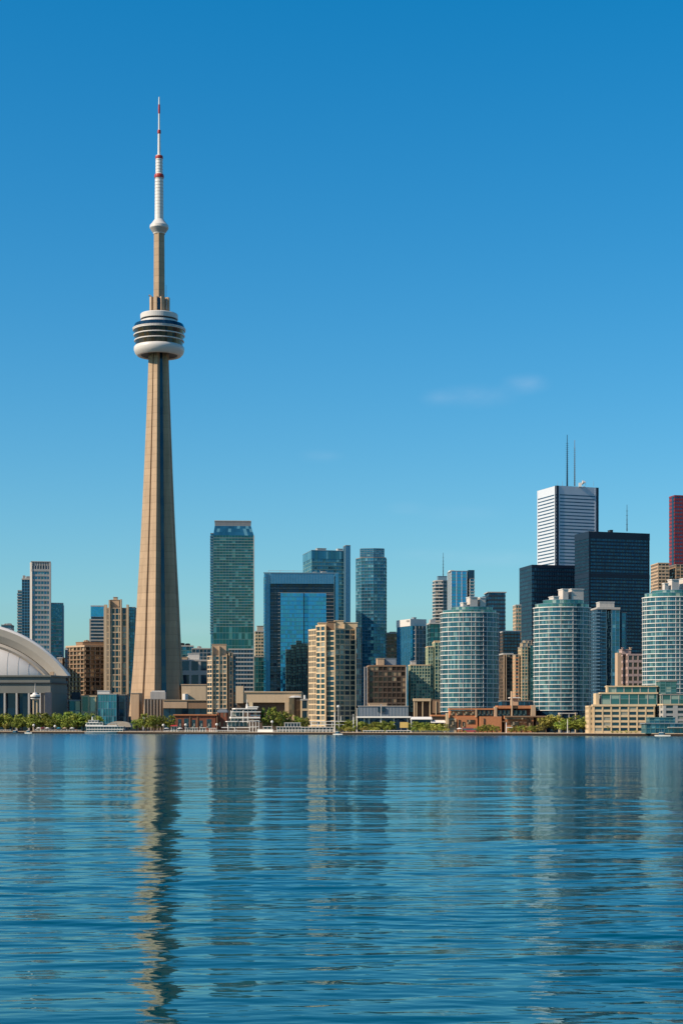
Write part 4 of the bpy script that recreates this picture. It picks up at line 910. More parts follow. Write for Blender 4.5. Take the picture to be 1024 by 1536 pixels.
# maroon tower
D = 2150; q = empty('maroon_tower', (X(1020, D), D, GZ), 'dark red granite tower cut by the right edge of the view', 'building')
P = boxpoly(1011.5, 1060, D, 13, lp=1003.5); tower(q, P, Z(745, D), 62, G['office'], band=('maroon', 2.7, .3), pier=('maroon', .8, .2, 3.4), parapet=('maroon', 2, .4))
u, n, l = normals(P)[3]; mb = MB(); mb.edge_box(P[3], u, n, l * .55, l * .9, GZ, Z(745, D) + 1, -.1, .6); mb.build('glass_strip', G['dkblue'], q)
D = 1750; q = empty('gold_block', (X(1000, D), D, GZ), 'golden beige block behind the right cylindrical tower', 'building')
tower(q, boxpoly(976, 1003, D, 6, depth=26), Z(845.5, D), 50, G['brownglass'], band=('tan', 1.4, .3), pier=('tan', .5, .25, 3.2), parapet=('tan', 1, .4)); tower(q, boxpoly(1003, 1040, D + 2, 6, depth=24), Z(847, D), 50, G['brownglass'], band=('brown', 1.4, .3), pier=('tan', .5, .35, 4.5), wallname='wall')
# slim glass tower between the cylinders
D = 1280; q = empty('slim_glass_tower', (X(910, D), D, GZ), 'slim dark blue glass residential tower between the middle and right cylindrical towers', 'building')
tower(q, boxpoly(886, 909, D, 6, depth=18), Z(914, D), 33, G['dkblue'], band=('bluesteel', .35, .12), pier=('bluegrey', .25, .2, 3.0)); tower(q, boxpoly(908, 929, D + 1, 6, depth=18), Z(915, D), 33, G['teal'], band=('bluesteel', .35, .12), pier=('bluegrey', .25, .2, 3.0), wallname='glass_wall'); tower(q, boxpoly(928.5, 938.5, D + 4, 20, depth=12), Z(919, D), 32, G['teal'], band=('bluegrey', .4, .3), pier=('bluegrey', .25, .25, 2.4), wallname='side_glass')
pbox(q, 'top_band', boxpoly(885.5, 930, D - .4, 6, depth=20), Z(914, D), Z(911, D), 'ltgrey'); penthouse(q, boxpoly(894, 921, D + 4, 6, depth=10), Z(911, D), Z(903, D), 'ltgrey', 'white')
mb = MB()
for k in range(31):
    zz = Z(920 + k * 5.25, D); f = boxpoly(888.5, 899, D, 6, depth=1); uq = normals(f)[0]; mb.edge_box(f[0], uq[0], uq[1], 0, uq[2], zz, zz + .9, -.1, 1.3)
mb.build('balcony', M['bluegrey'], q)
D = 1180; P = boxpoly(931, 964, D, 6, depth=18); q, z = simple('pinkish_block', 'pinkish brown flat-roofed block with rooftop turrets left of the right cylindrical tower', P, 983.5, D, 11, G['brownglass'], band=('pink', 1.7, .3), pier=('pink', .9, .35, 3.4), parapet=('pink', 1.2, .4))
pbox(q, 'side_wall', boxpoly(922, 931.5, D + 3, 6, depth=12), GZ, Z(979, D), 'tan'); penthouse(q, boxpoly(928, 946, D + 3, 6, depth=8), z + 1, Z(974.5, D), 'pink'); penthouse(q, boxpoly(932, 934.5, D + 2, 6, depth=3), Z(974.5, D), Z(972, D), 'pink'); penthouse(q, boxpoly(943.5, 947, D + 2, 6, depth=3), Z(974.5, D), Z(972, D), 'tan')

# ------------------------------------------------------------ low waterfront buildings
D = 1200; q = empty('red_brick_shed', (X(295, D), D, GZ), 'long low dark red brick building with an orange roof edge right of the big trees', 'building')
P = boxpoly(262, 327, D, 0, depth=24); z = Z(1073.5, D)
pbox(q, 'wall', P, GZ, z, 'redbrick'); pbox(q, 'roof', offset(P, 1.0), z, z + .8, 'brick')
for a, b, y0, y1 in ((267, 272, 1092, 1079), (276, 283, 1092, 1078), (288, 293, 1092, 1080), (299, 304, 1092, 1081), (310, 317, 1092, 1079)):
    pbox(q, 'window', boxpoly(a, b, D - .12, 0, depth=.5), Z(y0, D), Z(y1, D), G['win'])
for px in (285, 296, 325.5): pbox(q, 'wall_pier', boxpoly(px - .6, px + .6, D - .5, 0, depth=1), GZ, z - .02, 'brown')
P = boxpoly(326.5, 342, D + 4, 0, depth=16); q, z = simple('brown_brick_block', 'small brown brick block with a grey roof between the shed and the boat-shaped restaurant', P, 1069, D + 4, 2, G['brownglass'], band=('redbrick', 3.6, .25), pier=('redbrick', 2.2, .3, 4), parapet=('grey', 1.6, .4)); penthouse(q, boxpoly(328, 341, D + 6, 0, depth=10), z + 1.6, Z(1064, D + 4), 'ltgrey')

# boat-shaped restaurant
D = 1130; q = empty('waterfront_restaurant', (X(360, D), D, GZ), 'white multi-deck boat-shaped waterfront restaurant with terraces', 'building')
def slab(px0, px1, py, th, dep, mat='white', dd=0, name='deck', rnd=0):
    P = boxpoly(px0, px1, D + dd, 0, depth=dep)
    if rnd: P = [at(px0 + rnd, D + dd), at(px1, D + dd), at(px1, D + dd + dep), at(px0 + rnd, D + dd + dep), at(px0, D + dd + dep * .6), at(px0, D + dd + dep * .3)]
    return pbox(q, name, P, Z(py, D) - th, Z(py, D), mat)
slab(332, 386, 1091, .5, 14, dd=-2); slab(338, 384, 1082, .5, 13, rnd=3); slab(344, 390, 1075.5, 1.0, 12, dd=1, rnd=3); slab(346, 391, 1067.5, .5, 11, dd=1, rnd=3); slab(348, 386, 1062.5, .7, 10, dd=1, rnd=5)
for a, b, y0, y1, g in ((341, 372, 1090, 1083, 'ferry'), (346, 374, 1081.5, 1077, 'ferry'), (348, 366, 1074.5, 1068.5, 'win'), (349, 384, 1067, 1064, 'dkblue')):
    tower(q, boxpoly(a, b, D + 3, 0, depth=8), Z(y1, D), 1, G[g], band=None, pier=('white', .3, .15, 2.6), zb=Z(y0, D), roof=False, wallname='glass_wall')
tower(q, boxpoly(375.5, 391, D + 2, 0, depth=9), Z(1069, D), 3, G['brownglass'], band=('bluegrey', .4, .3), pier=('maroon', .4, .2, 2.2), zb=Z(1083, D), wallname='side_room')
for px, y0, y1 in ((352, 1099, 1091), (342, 1097, 1088), (364.7, 1084, 1066), (371.5, 1085, 1068), (346.5, 1077, 1066)):
    mb = MB(); mb.tube((*at(px, D - 2), Z(y0, D)), (*at(px, D - 2), Z(y1, D)), .3, n=6); mb.build('post', M['white'], q)
mb = MB(); mb.tube((*at(370.5, D + 4), Z(1062.5, D)), (*at(370.5, D + 4), Z(1056, D)), .9, .6); mb.tube((*at(370.5, D + 4), Z(1056, D)), (*at(370.5, D + 4), Z(1049.5, D)), .2); mb.build('funnel', M['white'], q)
pbox(q, 'roof_cabin', boxpoly(373, 379.5, D + 4, 0, depth=5), Z(1062.5, D), Z(1053, D), 'cream'); pbox(q, 'roof_deck', boxpoly(371, 388, D + 2, 0, depth=8), Z(1061.5, D), Z(1059.8, D), 'white')
def frame(name, label, px0, px1, D, ytop, bays, mat='white', dep=5, cat='pavilion', glassw=True, base=1100, mid=None, solidroof=True):
    """open white-framed pavilion: posts, roof beam, glazing"""
    q = empty(name, (X((px0 + px1) / 2, D), D, GZ), label, cat); z = Z(ytop, D)
    w_ = X(px1, D) - X(px0, D)
    for k in range(bays + 1):
        x = X(px0, D) + w_ * k / bays
        for dy in (0, dep): mb = MB(); mb.box((x, D + dy, (GZ + z) / 2), (.32, .32, z - GZ)); mb.build('post', M[mat], q)
    mb = MB(); mb.box((X((px0 + px1) / 2, D), D + dep / 2, z + .15), (w_ + .9, dep + .9, .34)); mb.build('roof', M[mat], q)
    if mid: mb = MB(); mb.box((X((px0 + px1) / 2, D), D, Z(mid, D)), (w_, .26, .3)); mb.build('beam', M[mat], q)
    if glassw: mb = MB(); mb.prism(boxpoly(px0 + .4, px1 - .4, D + 1.2, 0, depth=dep - 2), GZ, z, 1.6, 1.5); mb.build('glass_wall', G['ferry'], q)
    return q
D = S(360) + 7
frame('tall_white_frame', 'tall white steel frame at the right end of the boat-shaped restaurant', 374, 388, S(380) + 12, 1081.5, 3, mid=1090, glassw=False)
q = frame('dock_terrace', 'long white-railed dock terrace below the boat-shaped restaurant', 326, 372, S(350) + 7, 1096.3, 12, glassw=False, cat='terrace', dep=3)
q = frame('glass_kiosk', 'small glass kiosk with white posts right of the tree beside the restaurant', 415, 452, S(433) + 14, 1091, 8, mid=1095)
q = frame('upper_glass_kiosk', 'small white-roofed glass room standing behind the long glass kiosk', 427, 450, S(433) + 26, 1085, 5)
q = frame('glass_shelter', 'long low glass shelter below the cream faceted condominium', 452, 500, S(476) + 13, 1091.5, 9, mid=1095)
q = frame('white_pergola', 'large white pergola frame at the foot of the cream faceted condominium', 466, 519, S(490) + 20, 1082.8, 5, glassw=False, mid=1087)
q = frame('teal_dock_shelter', 'low teal glass dock shelter with white posts in front of the bushes', 545, 578, S(560) + 8, 1096.8, 7, cat='shelter')
q = frame('second_dock_shelter', 'low teal glass dock shelter right under the long white colonnade', 580, 615, S(600) + 8, 1096.6, 7, cat='shelter')
q = frame('glass_dock_kiosk', 'small blue glass kiosk on the promenade before the red brick shed', 278, 296, S(287) + 10, 1092.5, 5, cat='kiosk')
q = frame('canopied_stall', 'small red-roofed white stall on the promenade right of the big round tree', 257, 265, S(261) + 8, 1090.3, 2, cat='stall')
mb = MB(); xx, yy = at(261, S(261) + 10); mb.prism([(xx - 2.7, yy - 3.2), (xx + 2.7, yy - 3.2), (xx + 2.7, yy + 3.2), (xx - 2.7, yy + 3.2)], Z(1090.3, yy) + .33, Z(1090.3, yy) + 1.2, poly2=[(xx - 1.8, yy - .2), (xx + 1.8, yy - .2), (xx + 1.8, yy + .2), (xx - 1.8, yy + .2)]); mb.build('awning', M['red'], q)
q = frame('dark_dock_stall', 'small dark glazed stall with a white roof before the red brick shed', 300, 308, S(304) + 9, 1092.3, 2, cat='stall')
q = frame('small_dock_gazebo', 'small white open gazebo right of the dark glazed stall', 314, 323, S(318) + 9, 1093, 3, cat='gazebo', glassw=False)
q = frame('quay_pavilion', 'small white pavilion right of the tall white frame by the tree', 395, 407, S(400) + 16, 1090.5, 2, cat='pavilion')

# white canopies over the cafe row
for (a, b, y, nm, lb) in ((615, 648, 1077.5, 'white_canopy', 'sloping white canopy roof right of the long white colonnade'), (645, 668, 1082.5, 'small_white_canopy', 'smaller white flat canopy left of the brick complex')):
    D = 1060; q = empty(nm, (X((a + b) / 2, D), D, GZ), lb, 'canopy')
    mb = MB(); P = boxpoly(a, b, D, 0, depth=12); P2 = boxpoly(a + 2, b - 1, D + 3, 0, depth=6); mb.prism(P, Z(y + 2.2, D), Z(y + 1.4, D)); mb.prism(P, Z(y + 1.4, D), Z(y - 2, D), poly2=P2); mb.build('roof', M['white'], q)
    mb = MB(); mb.prism(boxpoly(a + 2, b - 2, D + 3, 0, depth=8), GZ, Z(y + 2, D), 3, 3); mb.build('glass_wall', G['dkblue'], q)
    for px in (a + 1.5, b - 1.5): mb = MB(); mb.box((X(px, D), D + .8, (GZ + Z(y + 2, D)) / 2), (.6, .6, Z(y + 2, D) - GZ)); mb.build('post', M['white'], q)
D = S(605) + 18; q = empty('yellow_hoarding', (X(605, D), D, GZ), 'yellow square panel standing under the right end of the white colonnade', 'panel')
pbox(q, 'panel', boxpoly(599.5, 612, D, 0, depth=.4), Z(1092, D), Z(1083.5, D), 'yellow')
for px in (601, 610.5): mb = MB(); mb.box((X(px, D), D + .6, (GZ + Z(1085, D)) / 2), (.25, .25, Z(1085, D) - GZ)); mb.build('post', M['ltgrey'], q)

# brick complex
D = 1055; q = empty('brick_complex', (X(735, D), D, GZ), 'long orange brick terrace complex with tan pillars below the left cylindrical tower', 'building')
def bk(a, b, y0, y1, dd, mat='brick', dep=14, name='wall'): return pbox(q, name, boxpoly(a, b, D + dd, 0, depth=dep), Z(y0, D), Z(y1, D), mat)
bk(672, 716, 1082, 1066, 4, dep=18); bk(645, 669, 1094, 1074.5, 8, 'brown2', 12); bk(645, 669, 1074.6, 1072.3, 7, 'brick', 14, 'roof_edge')
bk(714, 741, 1075, 1064, 6, 'redbrick', 16); bk(741, 770, 1074, 1061.5, 6, 'redbrick', 16); bk(770, 802, 1073, 1060.5, 6, 'redbrick', 16)
bk(671, 742, 1064.8, 1062.6, 3, 'brick', 18, 'roof_edge'); bk(742, 803, 1063, 1058.6, 3, 'brick', 18, 'roof_edge')
for a, b, yt in ((668, 672.5, 1070), (712, 715, 1064), (740, 745, 1060.3), (765.5, 768.5, 1037), (795, 803, 1058)): bk(a, b, 1098 if a == 668 else 1076, yt, 1.5, 'cream' if a < 700 else 'tan', 5, 'pillar')
for a, b in ((716, 721), (722, 728), (729, 734), (735, 739.5), (746.5, 752), (753, 758), (759, 764), (770, 776), (777, 783), (784, 789.5)): bk(a, b, 1073.5, 1065.5, 5.6, G['win'], 1, 'window')
for a, b in ((676, 681), (684, 693), (695, 704), (705, 712)): bk(a, b, 1073, 1068, 3.7, G['brownglass'], 1, 'window')
bk(684, 716, 1099, 1076, 2, 'brick', 12); bk(716, 752, 1099, 1075, -2, 'brick', 18); bk(752, 800, 1099, 1074, -1, 'brick', 18); bk(752, 820, 1076, 1074, -2, 'brown', 20, 'roof_edge')
bk(672, 684, 1099, 1078, 3, 'cream', 10); bk(800, 816, 1099, 1076, 2, 'brown', 12)
for a, b, y0, y1 in ((675, 682, 1090, 1080), (687, 690, 1094, 1080), (693, 697, 1092, 1083), (700, 712, 1086, 1080), (725, 727, 1092, 1078), (757, 790, 1079.5, 1077), (766, 778, 1090, 1083), (790, 797, 1092, 1079)): bk(a, b, y0, y1, -2.3 if a > 716 else 1.7, G['brownglass'], .6, 'window')
for k in range(7): bk(753 + k * 6.5, 757 + k * 6.5, 1083 + (k % 3), 1082 + (k % 3), -2.2, 'brown', 1.0, 'brick_ledge')
P = boxpoly(765, 777, D + 14, 0, depth=8); pbox(q, 'roof_lantern', P, Z(1058, D), Z(1047, D), 'tan'); pbox(q, 'roof_lantern_cap', offset(P, 1.2), Z(1047, D), Z(1045.6, D), 'white')
D = 1075; q = empty('blue_glass_link', (X(765, D), D, GZ), 'dark blue glass link behind the brick complex left of the middle cylindrical tower', 'building')
tower(q, boxpoly(748, 800, D + 12, 2, depth=12), Z(1052, D), 5, G['dkblue'], band=('bluesteel', .3, .1), pier=('bluesteel', .3, .15, 3))
D = 1040; q = empty('glass_lobby', (X(848, D), D, GZ), 'low dark glass lobby with a pale frame below the middle cylindrical tower', 'building')
tower(q, boxpoly(838, 864, D, 0, depth=12), Z(1071, D), 2, G['dkblue'], band=('grey', .5, .3), pier=('ltgrey', .5, .4, 5), parapet=('ltgrey', .6, .6))
for px in (838, 862.5): pbox(q, 'pillar', boxpoly(px - .7, px + .7, D - 2, 0, depth=2), GZ, Z(1071, D) + .7, 'cream')

# cream harbour terrace building with teal glass upper floors
D = 965; q = empty('cream_terrace_building', (X(945, D), D, GZ), 'cream low-rise with square windows and teal glass upper floors at the right edge', 'building')
def tw(a, b, ytop, y0, nf, g, dd=0, dep=22, th=0, **k): tower(q, boxpoly(a, b, D + dd, th, depth=dep), Z(ytop, D), nf, G[g], zb=Z(y0, D), **k)
kw = dict(windows=M['brown2'], wallname='wall', bandname='spandrel', piername='wall_pier')
tw(888, 981, 1060, 1100, 5, 'win', th=-6, band=('cream', 1.25, .35), pier=('cream', .8, .5, 4.9), parapet=('cream', 1.2, .7), **kw)
tw(981, 1030, 1058.5, 1098, 5, 'win', dd=-12, th=3, band=('ltgrey', 1.35, .35), pier=('ltgrey', 2.6, .4, 7), parapet=('cream', .8, .5), **kw)
tw(878.5, 889, 1061, 1100, 5, 'win', dd=3, band=('cream', 1.6, .3), pier=('cream', 1.6, .4, 4), parapet=('cream', .9, .4), **kw)
pbox(q, 'wall_pier', boxpoly(889.5, 898, D + 2, 0, depth=10), Z(1060, D), Z(1040, D), 'cream')
tw(898, 985, 1041, 1057.2, 2, 'tealpale', dd=3, dep=16, th=-4, band=('teal_frame', .4, .1), pier=('ltgrey', .35, .25, 4.9), wallname='glass_storey', parapet=('cream', .9, .6))
tw(985, 1030, 1043, 1056.8, 2, 'tealpale', dd=-7, dep=16, th=0, band=('teal_frame', .3, .1), pier=('ltgrey', .25, .2, 5), wallname='glass_storey')
tw(909, 984, 1030, 1038.5, 1, 'tealpale', dd=9, dep=10, th=-4, band=None, pier=('ltgrey', .4, .2, 4.5), wallname='glass_penthouse', parapet=('cream', .6, .9))
pbox(q, 'wall_pier', boxpoly(908, 912, D + 8, 0, depth=10), Z(1040, D), Z(1028, D), 'cream')
tw(984, 1014, 1022, 1043, 5, 'tealpale', dd=5, dep=12, th=0, band=('teal_frame', .3, .1), pier=('teal_frame', .25, .15, 3.2), wallname='glass_atrium')
D = 948; q = empty('teal_glass_pavilion', (X(995, D), D, GZ), 'low teal glass pavilion with stepped roofs on the quay at the right edge', 'pavilion')
tower(q, boxpoly(962, 1030, D - 14, 0, depth=14), Z(1086, D), 2, G['teal'], band=('teal_frame', .3, .3), pier=('teal_frame', .22, .2, 2.6), parapet=('grey', .5, .8))
tower(q, boxpoly(969, 1012, D - 10, 0, depth=10), Z(1077, D), 2, G['teal'], band=('teal_frame', .25, .2), pier=('teal_frame', .2, .15, 2.6), zb=Z(1086, D), wallname='upper_glass', parapet=('teal_frame', .3, .5))
pbox(q, 'entrance_canopy', boxpoly(998, 1030, D - 17, 0, depth=8), Z(1092, D), Z(1090.8, D), 'ltgrey')

# small observation mast tower before the stadium
D = 1330; q = empty('little_lookout_tower', (X(53, D), D, GZ), 'little white-headed lookout tower with a thin spire in front of the stadium', 'tower'); x, y = at(52.7, D)
for dx in (-1.35, 1.35): mb = MB(); mb.box((x + dx, y, (GZ + Z(1050, D)) / 2), (1.0, 1.6, Z(1050, D) - GZ)); mb.build('leg', M['cream'], q)
mb = MB(); mb.lathe((x, y), [(1.6, Z(1051, D)), (3.4, Z(1048.5, D)), (3.8, Z(1044, D)), (3.6, Z(1042.5, D)), (2, Z(1041.5, D)), (1.6, Z(1039.5, D)), (0, Z(1039, D))], 20); mb.build('cabin', M['white'], q, True)
mb = MB(); mb.lathe((x, y), [(3.72, Z(1047, D)), (3.86, Z(1045.4, D))], 20); mb.build('window_band', M['dark'], q)
mb = MB(); mb.tube((x, y, Z(1040, D)), (x, y, Z(1025, D)), .6, .15); mb.build('spire', M['ltgrey'], q)

# ------------------------------------------------------------ boats
def hull(mb, Lh, B, H, z0=-.35):
    n = 14; st = []
    for i in range(n + 1):
        t = i / n; w_ = B / 2 * (1 - max(0, (t - .55) / .45) ** 2.2) * (.86 + .14 * min(1, t * 5)); sh = H * (1 + .25 * max(0, t - .5) ** 2 * 2)
        st.append([((t - .5) * Lh, -w_, z0 + sh), ((t - .5) * Lh * .97, -w_ * .75, z0), ((t - .5) * Lh * .97, w_ * .75, z0), ((t - .5) * Lh, w_, z0 + sh)])
    for a, b in zip(st, st[1:]):
        for k in range(3): mb.face([a[k], a[k + 1], b[k + 1], b[k]][::-1])
        mb.face([a[3], a[0], b[0], b[3]][::-1])
    mb.face(st[0])
# long tour ship
D = S(157) - 6; q = empty('passenger_ship', (0, 0, 0), 'long white two-deck passenger ship moored left of the tall tower', 'ship')
mb = MB(); hull(mb, 28, 7, 1.7); mb.build('hull', M['white'], q)
def deck(x0, x1, z0, z1, w_, g=None, mat='white', name='deck', lip=.25):
    mb = MB()
    if g:
        mb.prism([(x0, -w_ / 2), (x1, -w_ / 2), (x1, w_ / 2), (x0, w_ / 2)], z0, z1, .9, 3); mb.build('cabin_glass', G['ferry'], q)
        mb = MB(); n = max(2, int((x1 - x0) / 1.9))
        for k in range(n + 1):
            for s in (-1, 1): mb.box((x0 + (x1 - x0) * k / n, s * w_ / 2, (z0 + z1) / 2), (.22, .2, z1 - z0))
        mb.build('window_post', M[mat], q)
        mb = MB(); mb.box(((x0 + x1) / 2, 0, z0 + .2), (x1 - x0 + .1, w_ + .3, .4)); mb.build('bulwark', M[mat], q)
    mb = MB(); mb.box(((x0 + x1) / 2, 0, z1 + .12), (x1 - x0 + 2 * lip, w_ + 2 * lip, .28)); mb.build(name, M[mat], q)
deck(-12.5, 12.6, 1.35, 2.9, 6.2, 1); deck(-12.5, 12.9, 2.95, 5.0, 6.2, 1, lip=.5)
mb = MB(); mb.box((-2, 0, 5.5), (21, 6.2, .7)); mb.build('upper_rail', M['white'], q)
deck(-12.6, -1.5, 5.8, 7.5, 5, 1); deck(-11.4, -4.8, 7.8, 9.2, 4, 1)
mb = MB(); mb.box((3, 0, 7.4), (10, 4.6, .22)); mb.build('awning', M['canopy_blue'], q)
for x in (-1.5, 3, 7.5): mb = MB(); mb.tube((x, -2, 5.8), (x, -2, 7.4), .1, n=5); mb.tube((x, 2, 5.8), (x, 2, 7.4), .1, n=5); mb.build('awning_post', M['white'], q)
mb = MB(); mb.tube((-9, 0, 9.3), (-9, 0, 11.8), .5, .4); mb.build('funnel', M['white'], q)
mb = MB(); mb.tube((-7, 0, 9.3), (-7, 0, 13.5), .12, .06, 6); mb.box((-7, 0, 12), (.1, 1.8, .12)); mb.build('mast', M['ltgrey'], q)
q.location = (X(158, D), D, 0); q.rotation_euler = (0, 0, R(-2))
# domed canvas behind the ship
D = S(178) + 20; q = empty('canvas_tent', (X(178, D), D, GZ), 'low rounded tan canvas tent behind the stern of the white ship', 'tent')
mb = MB(); n = 14
def tv(i, j): a = math.pi * i / n; x = X(178, D) + 8.6 * math.cos(a) * (1 + .06 * math.sin(j * 2.1)); return (x, D + j * 2, GZ + 3.2 + 4.0 * math.sin(a) ** .8 * (1 - .12 * (j % 2)))
for j in range(5):
    for i in range(n): mb.face([tv(i, j), tv(i + 1, j), tv(i + 1, j + 1), tv(i, j + 1)])
mb.face([tv(i, 0) for i in range(n + 1)]); mb.face([tv(i, 5) for i in range(n, -1, -1)])
mb.build('canopy', M['tent'], q, True)
for px in (169.5, 178, 186.5): mb = MB(); mb.tube((*at(px, D), GZ), (*at(px, D), GZ + 3.4), .15, n=6); mb.build('pole', M['ltgrey'], q)

def small_boat(px, Lb, kind, label, rz=0, off=-5):
    D = S(px) + off; q = empty('motor_boat' if kind != 'barge' else 'flat_barge', (0, 0, 0), label, 'boat', None)
    mb = MB(); hull(mb, Lb, Lb * .3, .95, -.25); mb.build('hull', M['dark' if kind == 'dark' else 'white'], q)
    mb = MB()
    mb.prism([(-Lb * .25, -Lb * .11), (Lb * .12, -Lb * .11), (Lb * .12, Lb * .11), (-Lb * .25, Lb * .11)], .7, 2.0, 1, 1, poly2=[(-Lb * .22, -Lb * .09), (Lb * .06, -Lb * .09), (Lb * .06, Lb * .09), (-Lb * .22, Lb * .09)]); mb.build('cabin', G['ferry'], q)
    mb = MB(); mb.box((-Lb * .08, 0, 2.08), (Lb * .32, Lb * .2, .14)); mb.build('cabin_roof', M['white'], q)
    mb = MB(); mb.tube((-Lb * .1, 0, 2.1), (-Lb * .1, 0, 3.9), .05, .03, 5); mb.build('mast', M['ltgrey'], q)
    q.location = (X(px, D), D, 0); q.rotation_euler = (0, 0, R(rz)); return q
small_boat(24, 10, 'dark', 'dark-hulled motor boat with white cabin moored below the stadium trees', -38)
small_boat(43, 7, 'white', 'small white motor boat right of the dark-hulled boat below the stadium', -38)
small_boat(507, 7, 'white', 'small white boat moored below the tall white mast in the middle of the quay', -38, -3)
small_boat(994, 9, 'white', 'white cabin boat moored at the quay near the right edge', -38, -5)

# ------------------------------------------------------------ trees and bushes
def crown_mesh(seed, rx, rz_, zc, nclump, nleaf, size, mat, low=.9):
    rr = random.Random(seed); mb = MB(); cl = []
    for k in range(nclump):
        while True:
            p = Vector((rr.uniform(-1, 1), rr.uniform(-1, 1), rr.uniform(-1, 1)))
            if .25 < p.length < 1: break
        bump = .78 + .35 * noise.noise(p.normalized() * 1.9 + Vector((seed * 3.1, 0, 0)))
        p *= bump; cl.append((Vector((p.x * rx, p.y * rx, zc + p.z * rz_ * (1 if p.z > 0 else low))), rr.uniform(.55, 1.15), rr.random()))
    for c, s, tone in cl:
        R_ = rx * .26 * s
        for j in range(int(nleaf * s)):
            d = Vector((rr.gauss(0, 1), rr.gauss(0, 1), rr.gauss(0, .75))); d = d.normalized() * (rr.random() ** .45) * R_
            p = c + d; nrm = (d.normalized() + Vector((rr.uniform(-.8, .8), rr.uniform(-.8, .8), rr.uniform(-.3, .9)))).normalized()
            t = nrm.orthogonal().normalized(); t.rotate(Matrix.Rotation(rr.uniform(0, 6.28), 3, nrm)) if False else None
            b = nrm.cross(t); sz = size * rr.uniform(.6, 1.3); a = rr.uniform(0, 6.28); t2 = t * math.cos(a) + b * math.sin(a); b2 = nrm.cross(t2)
            u = min(1, max(0, tone * .7 + rr.uniform(-.15, .35)))
            mb.face([p - t2 * sz, p - b2 * sz * .55, p + t2 * sz, p + b2 * sz * .55], [(u, 0)] * 4)
    return mb, cl
def tree_proto(name, label, seed, H, rx, mat, cat='tree', trunk=True, nclump=46, nleaf=46):
    q = empty(name, (0, 0, 0), label, cat)
    th = H * .12 if trunk else .1; rz_ = (H - th) / 2 * 1.1; zc = th + (H - th) / 2
    mb, cl = crown_mesh(seed, rx, rz_, zc, nclump, nleaf, .34 if trunk else .22, mat); mb.build('crown' if trunk else 'foliage', M[mat], q)
    mb = MB(); rr = random.Random(seed)
    mb.tube((0, 0, -.1), (0.1, 0, th * 1.2), .28, .2, 8); mb.tube((.1, 0, th * 1.2), (0, .2, zc), .2, .1, 7)
    for c, s, t in cl[:9]: mb.tube((0.05, .05, th * 1.1 + rr.random() * 1.2), tuple(c), .11, .03, 5)
    mb.build('trunk' if trunk else 'stems', M['bark'], q); return q
TA = [tree_proto('leafy_tree', '', 11, 10.5, 5.0, 'leaf'), tree_proto('leafy_tree', '', 12, 9.5, 4.6, 'leaf'), tree_proto('leafy_tree', '', 13, 11, 4.4, 'leaf')]
TB = [tree_proto('olive_tree', '', 21, 9, 4.2, 'leafy'), tree_proto('olive_tree', '', 22, 8, 4.4, 'leafy')]
BU = [tree_proto('bush', '', 31, 4.2, 2.8, 'leaf', 'bush', False, 30, 30), tree_proto('bush', '', 32, 3.6, 3.0, 'leafy', 'bush', False, 30, 30)]
used = set()
def plant(protos, k, px, ytop, off, label, group, wscale=1.0):
    p = protos[k % len(protos)]; D = S(px) + off; hpx = Z(ytop, D) - GZ
    H0 = {'11': 1}.get('', None); h0 = p['h0']; s = hpx / h0
    loc = (X(px, D), D, GZ); rz = random.uniform(0, 6.28); scl = (s * wscale, s * wscale, s)
    if p.name not in used:
        used.add(p.name); q = p; q.location = loc; q.rotation_euler = (0, 0, rz); q.scale = scl; q['label'] = label
    else: q = copy_tree(p, loc, rz, label, scl)
    q['group'] = group; return q
for p, h in zip(TA + TB + BU, (10.5, 9.5, 11, 9, 8, 4.2, 3.6)):
    p['h0'] = h
rr = random.Random(4)
G1 = 'trees in front of the stadium'; L1_ = 'leafy green tree in the dense row in front of the stadium'
for k, (px, yt, off) in enumerate(((-8, 1070, 60), (6, 1068, 74), (19, 1070, 60), (33, 1071, 72), (46, 1069, 58), (59, 1067, 70), (71, 1069, 56), (83, 1068, 70), (94, 1070, 58), (105, 1067, 72), (115, 1069, 60), (125, 1067, 62), (27, 1077, 44), (52, 1076, 44), (78, 1076, 44), (102, 1077, 44))):
    plant(TA, k, px, yt, off, L1_, G1, 1.45)
plant(TB, 0, 9, 1083.5, 30, 'low olive-green tree at the left edge on the promenade', 'olive trees')
plant(TA, 2, 139, 1068, 50, 'dark green tree directly behind the bow of the white ship', 'single trees')
plant(TA, 1, 147, 1072, 46, 'smaller dark tree behind the white ship, before the glass cube', 'single trees')
plant(TA, 0, 219, 1069.5, 26, 'big round green tree at the foot of the tall tower, left one', 'single trees', 1.1)
plant(TA, 1, 231, 1071, 20, 'big round green tree at the foot of the tall tower, middle one', 'single trees', 1.1)
plant(TA, 2, 243, 1071.5, 34, 'big round green tree at the foot of the tall tower, third from the left', 'single trees', 1.1)
plant(TA, 0, 255, 1072.5, 38, 'big round green tree at the foot of the tall tower, fourth, nearest the brick shed', 'single trees', 1.0)
plant(TA, 1, 205, 1077, 60, 'dark tree in shade between the glass cube and the tall tower foot', 'single trees')
plant(TA, 2, 400, 1059, 34, 'tall green tree right of the boat-shaped restaurant, left of its pair', 'single trees', .85)
plant(TA, 0, 414, 1060, 38, 'tall green tree right of the boat-shaped restaurant, right of its pair', 'single trees', .85)
plant(TA, 1, 424, 1064, 50, 'green tree behind the glass kiosk, right of the tall pair', 'single trees', .85)
for k, px in enumerate((441, 449, 457)): plant(TA, k, px, 1074 + k % 2, 60, 'dark green tree in the short row behind the glass kiosks', 'trees behind the glass kiosks')
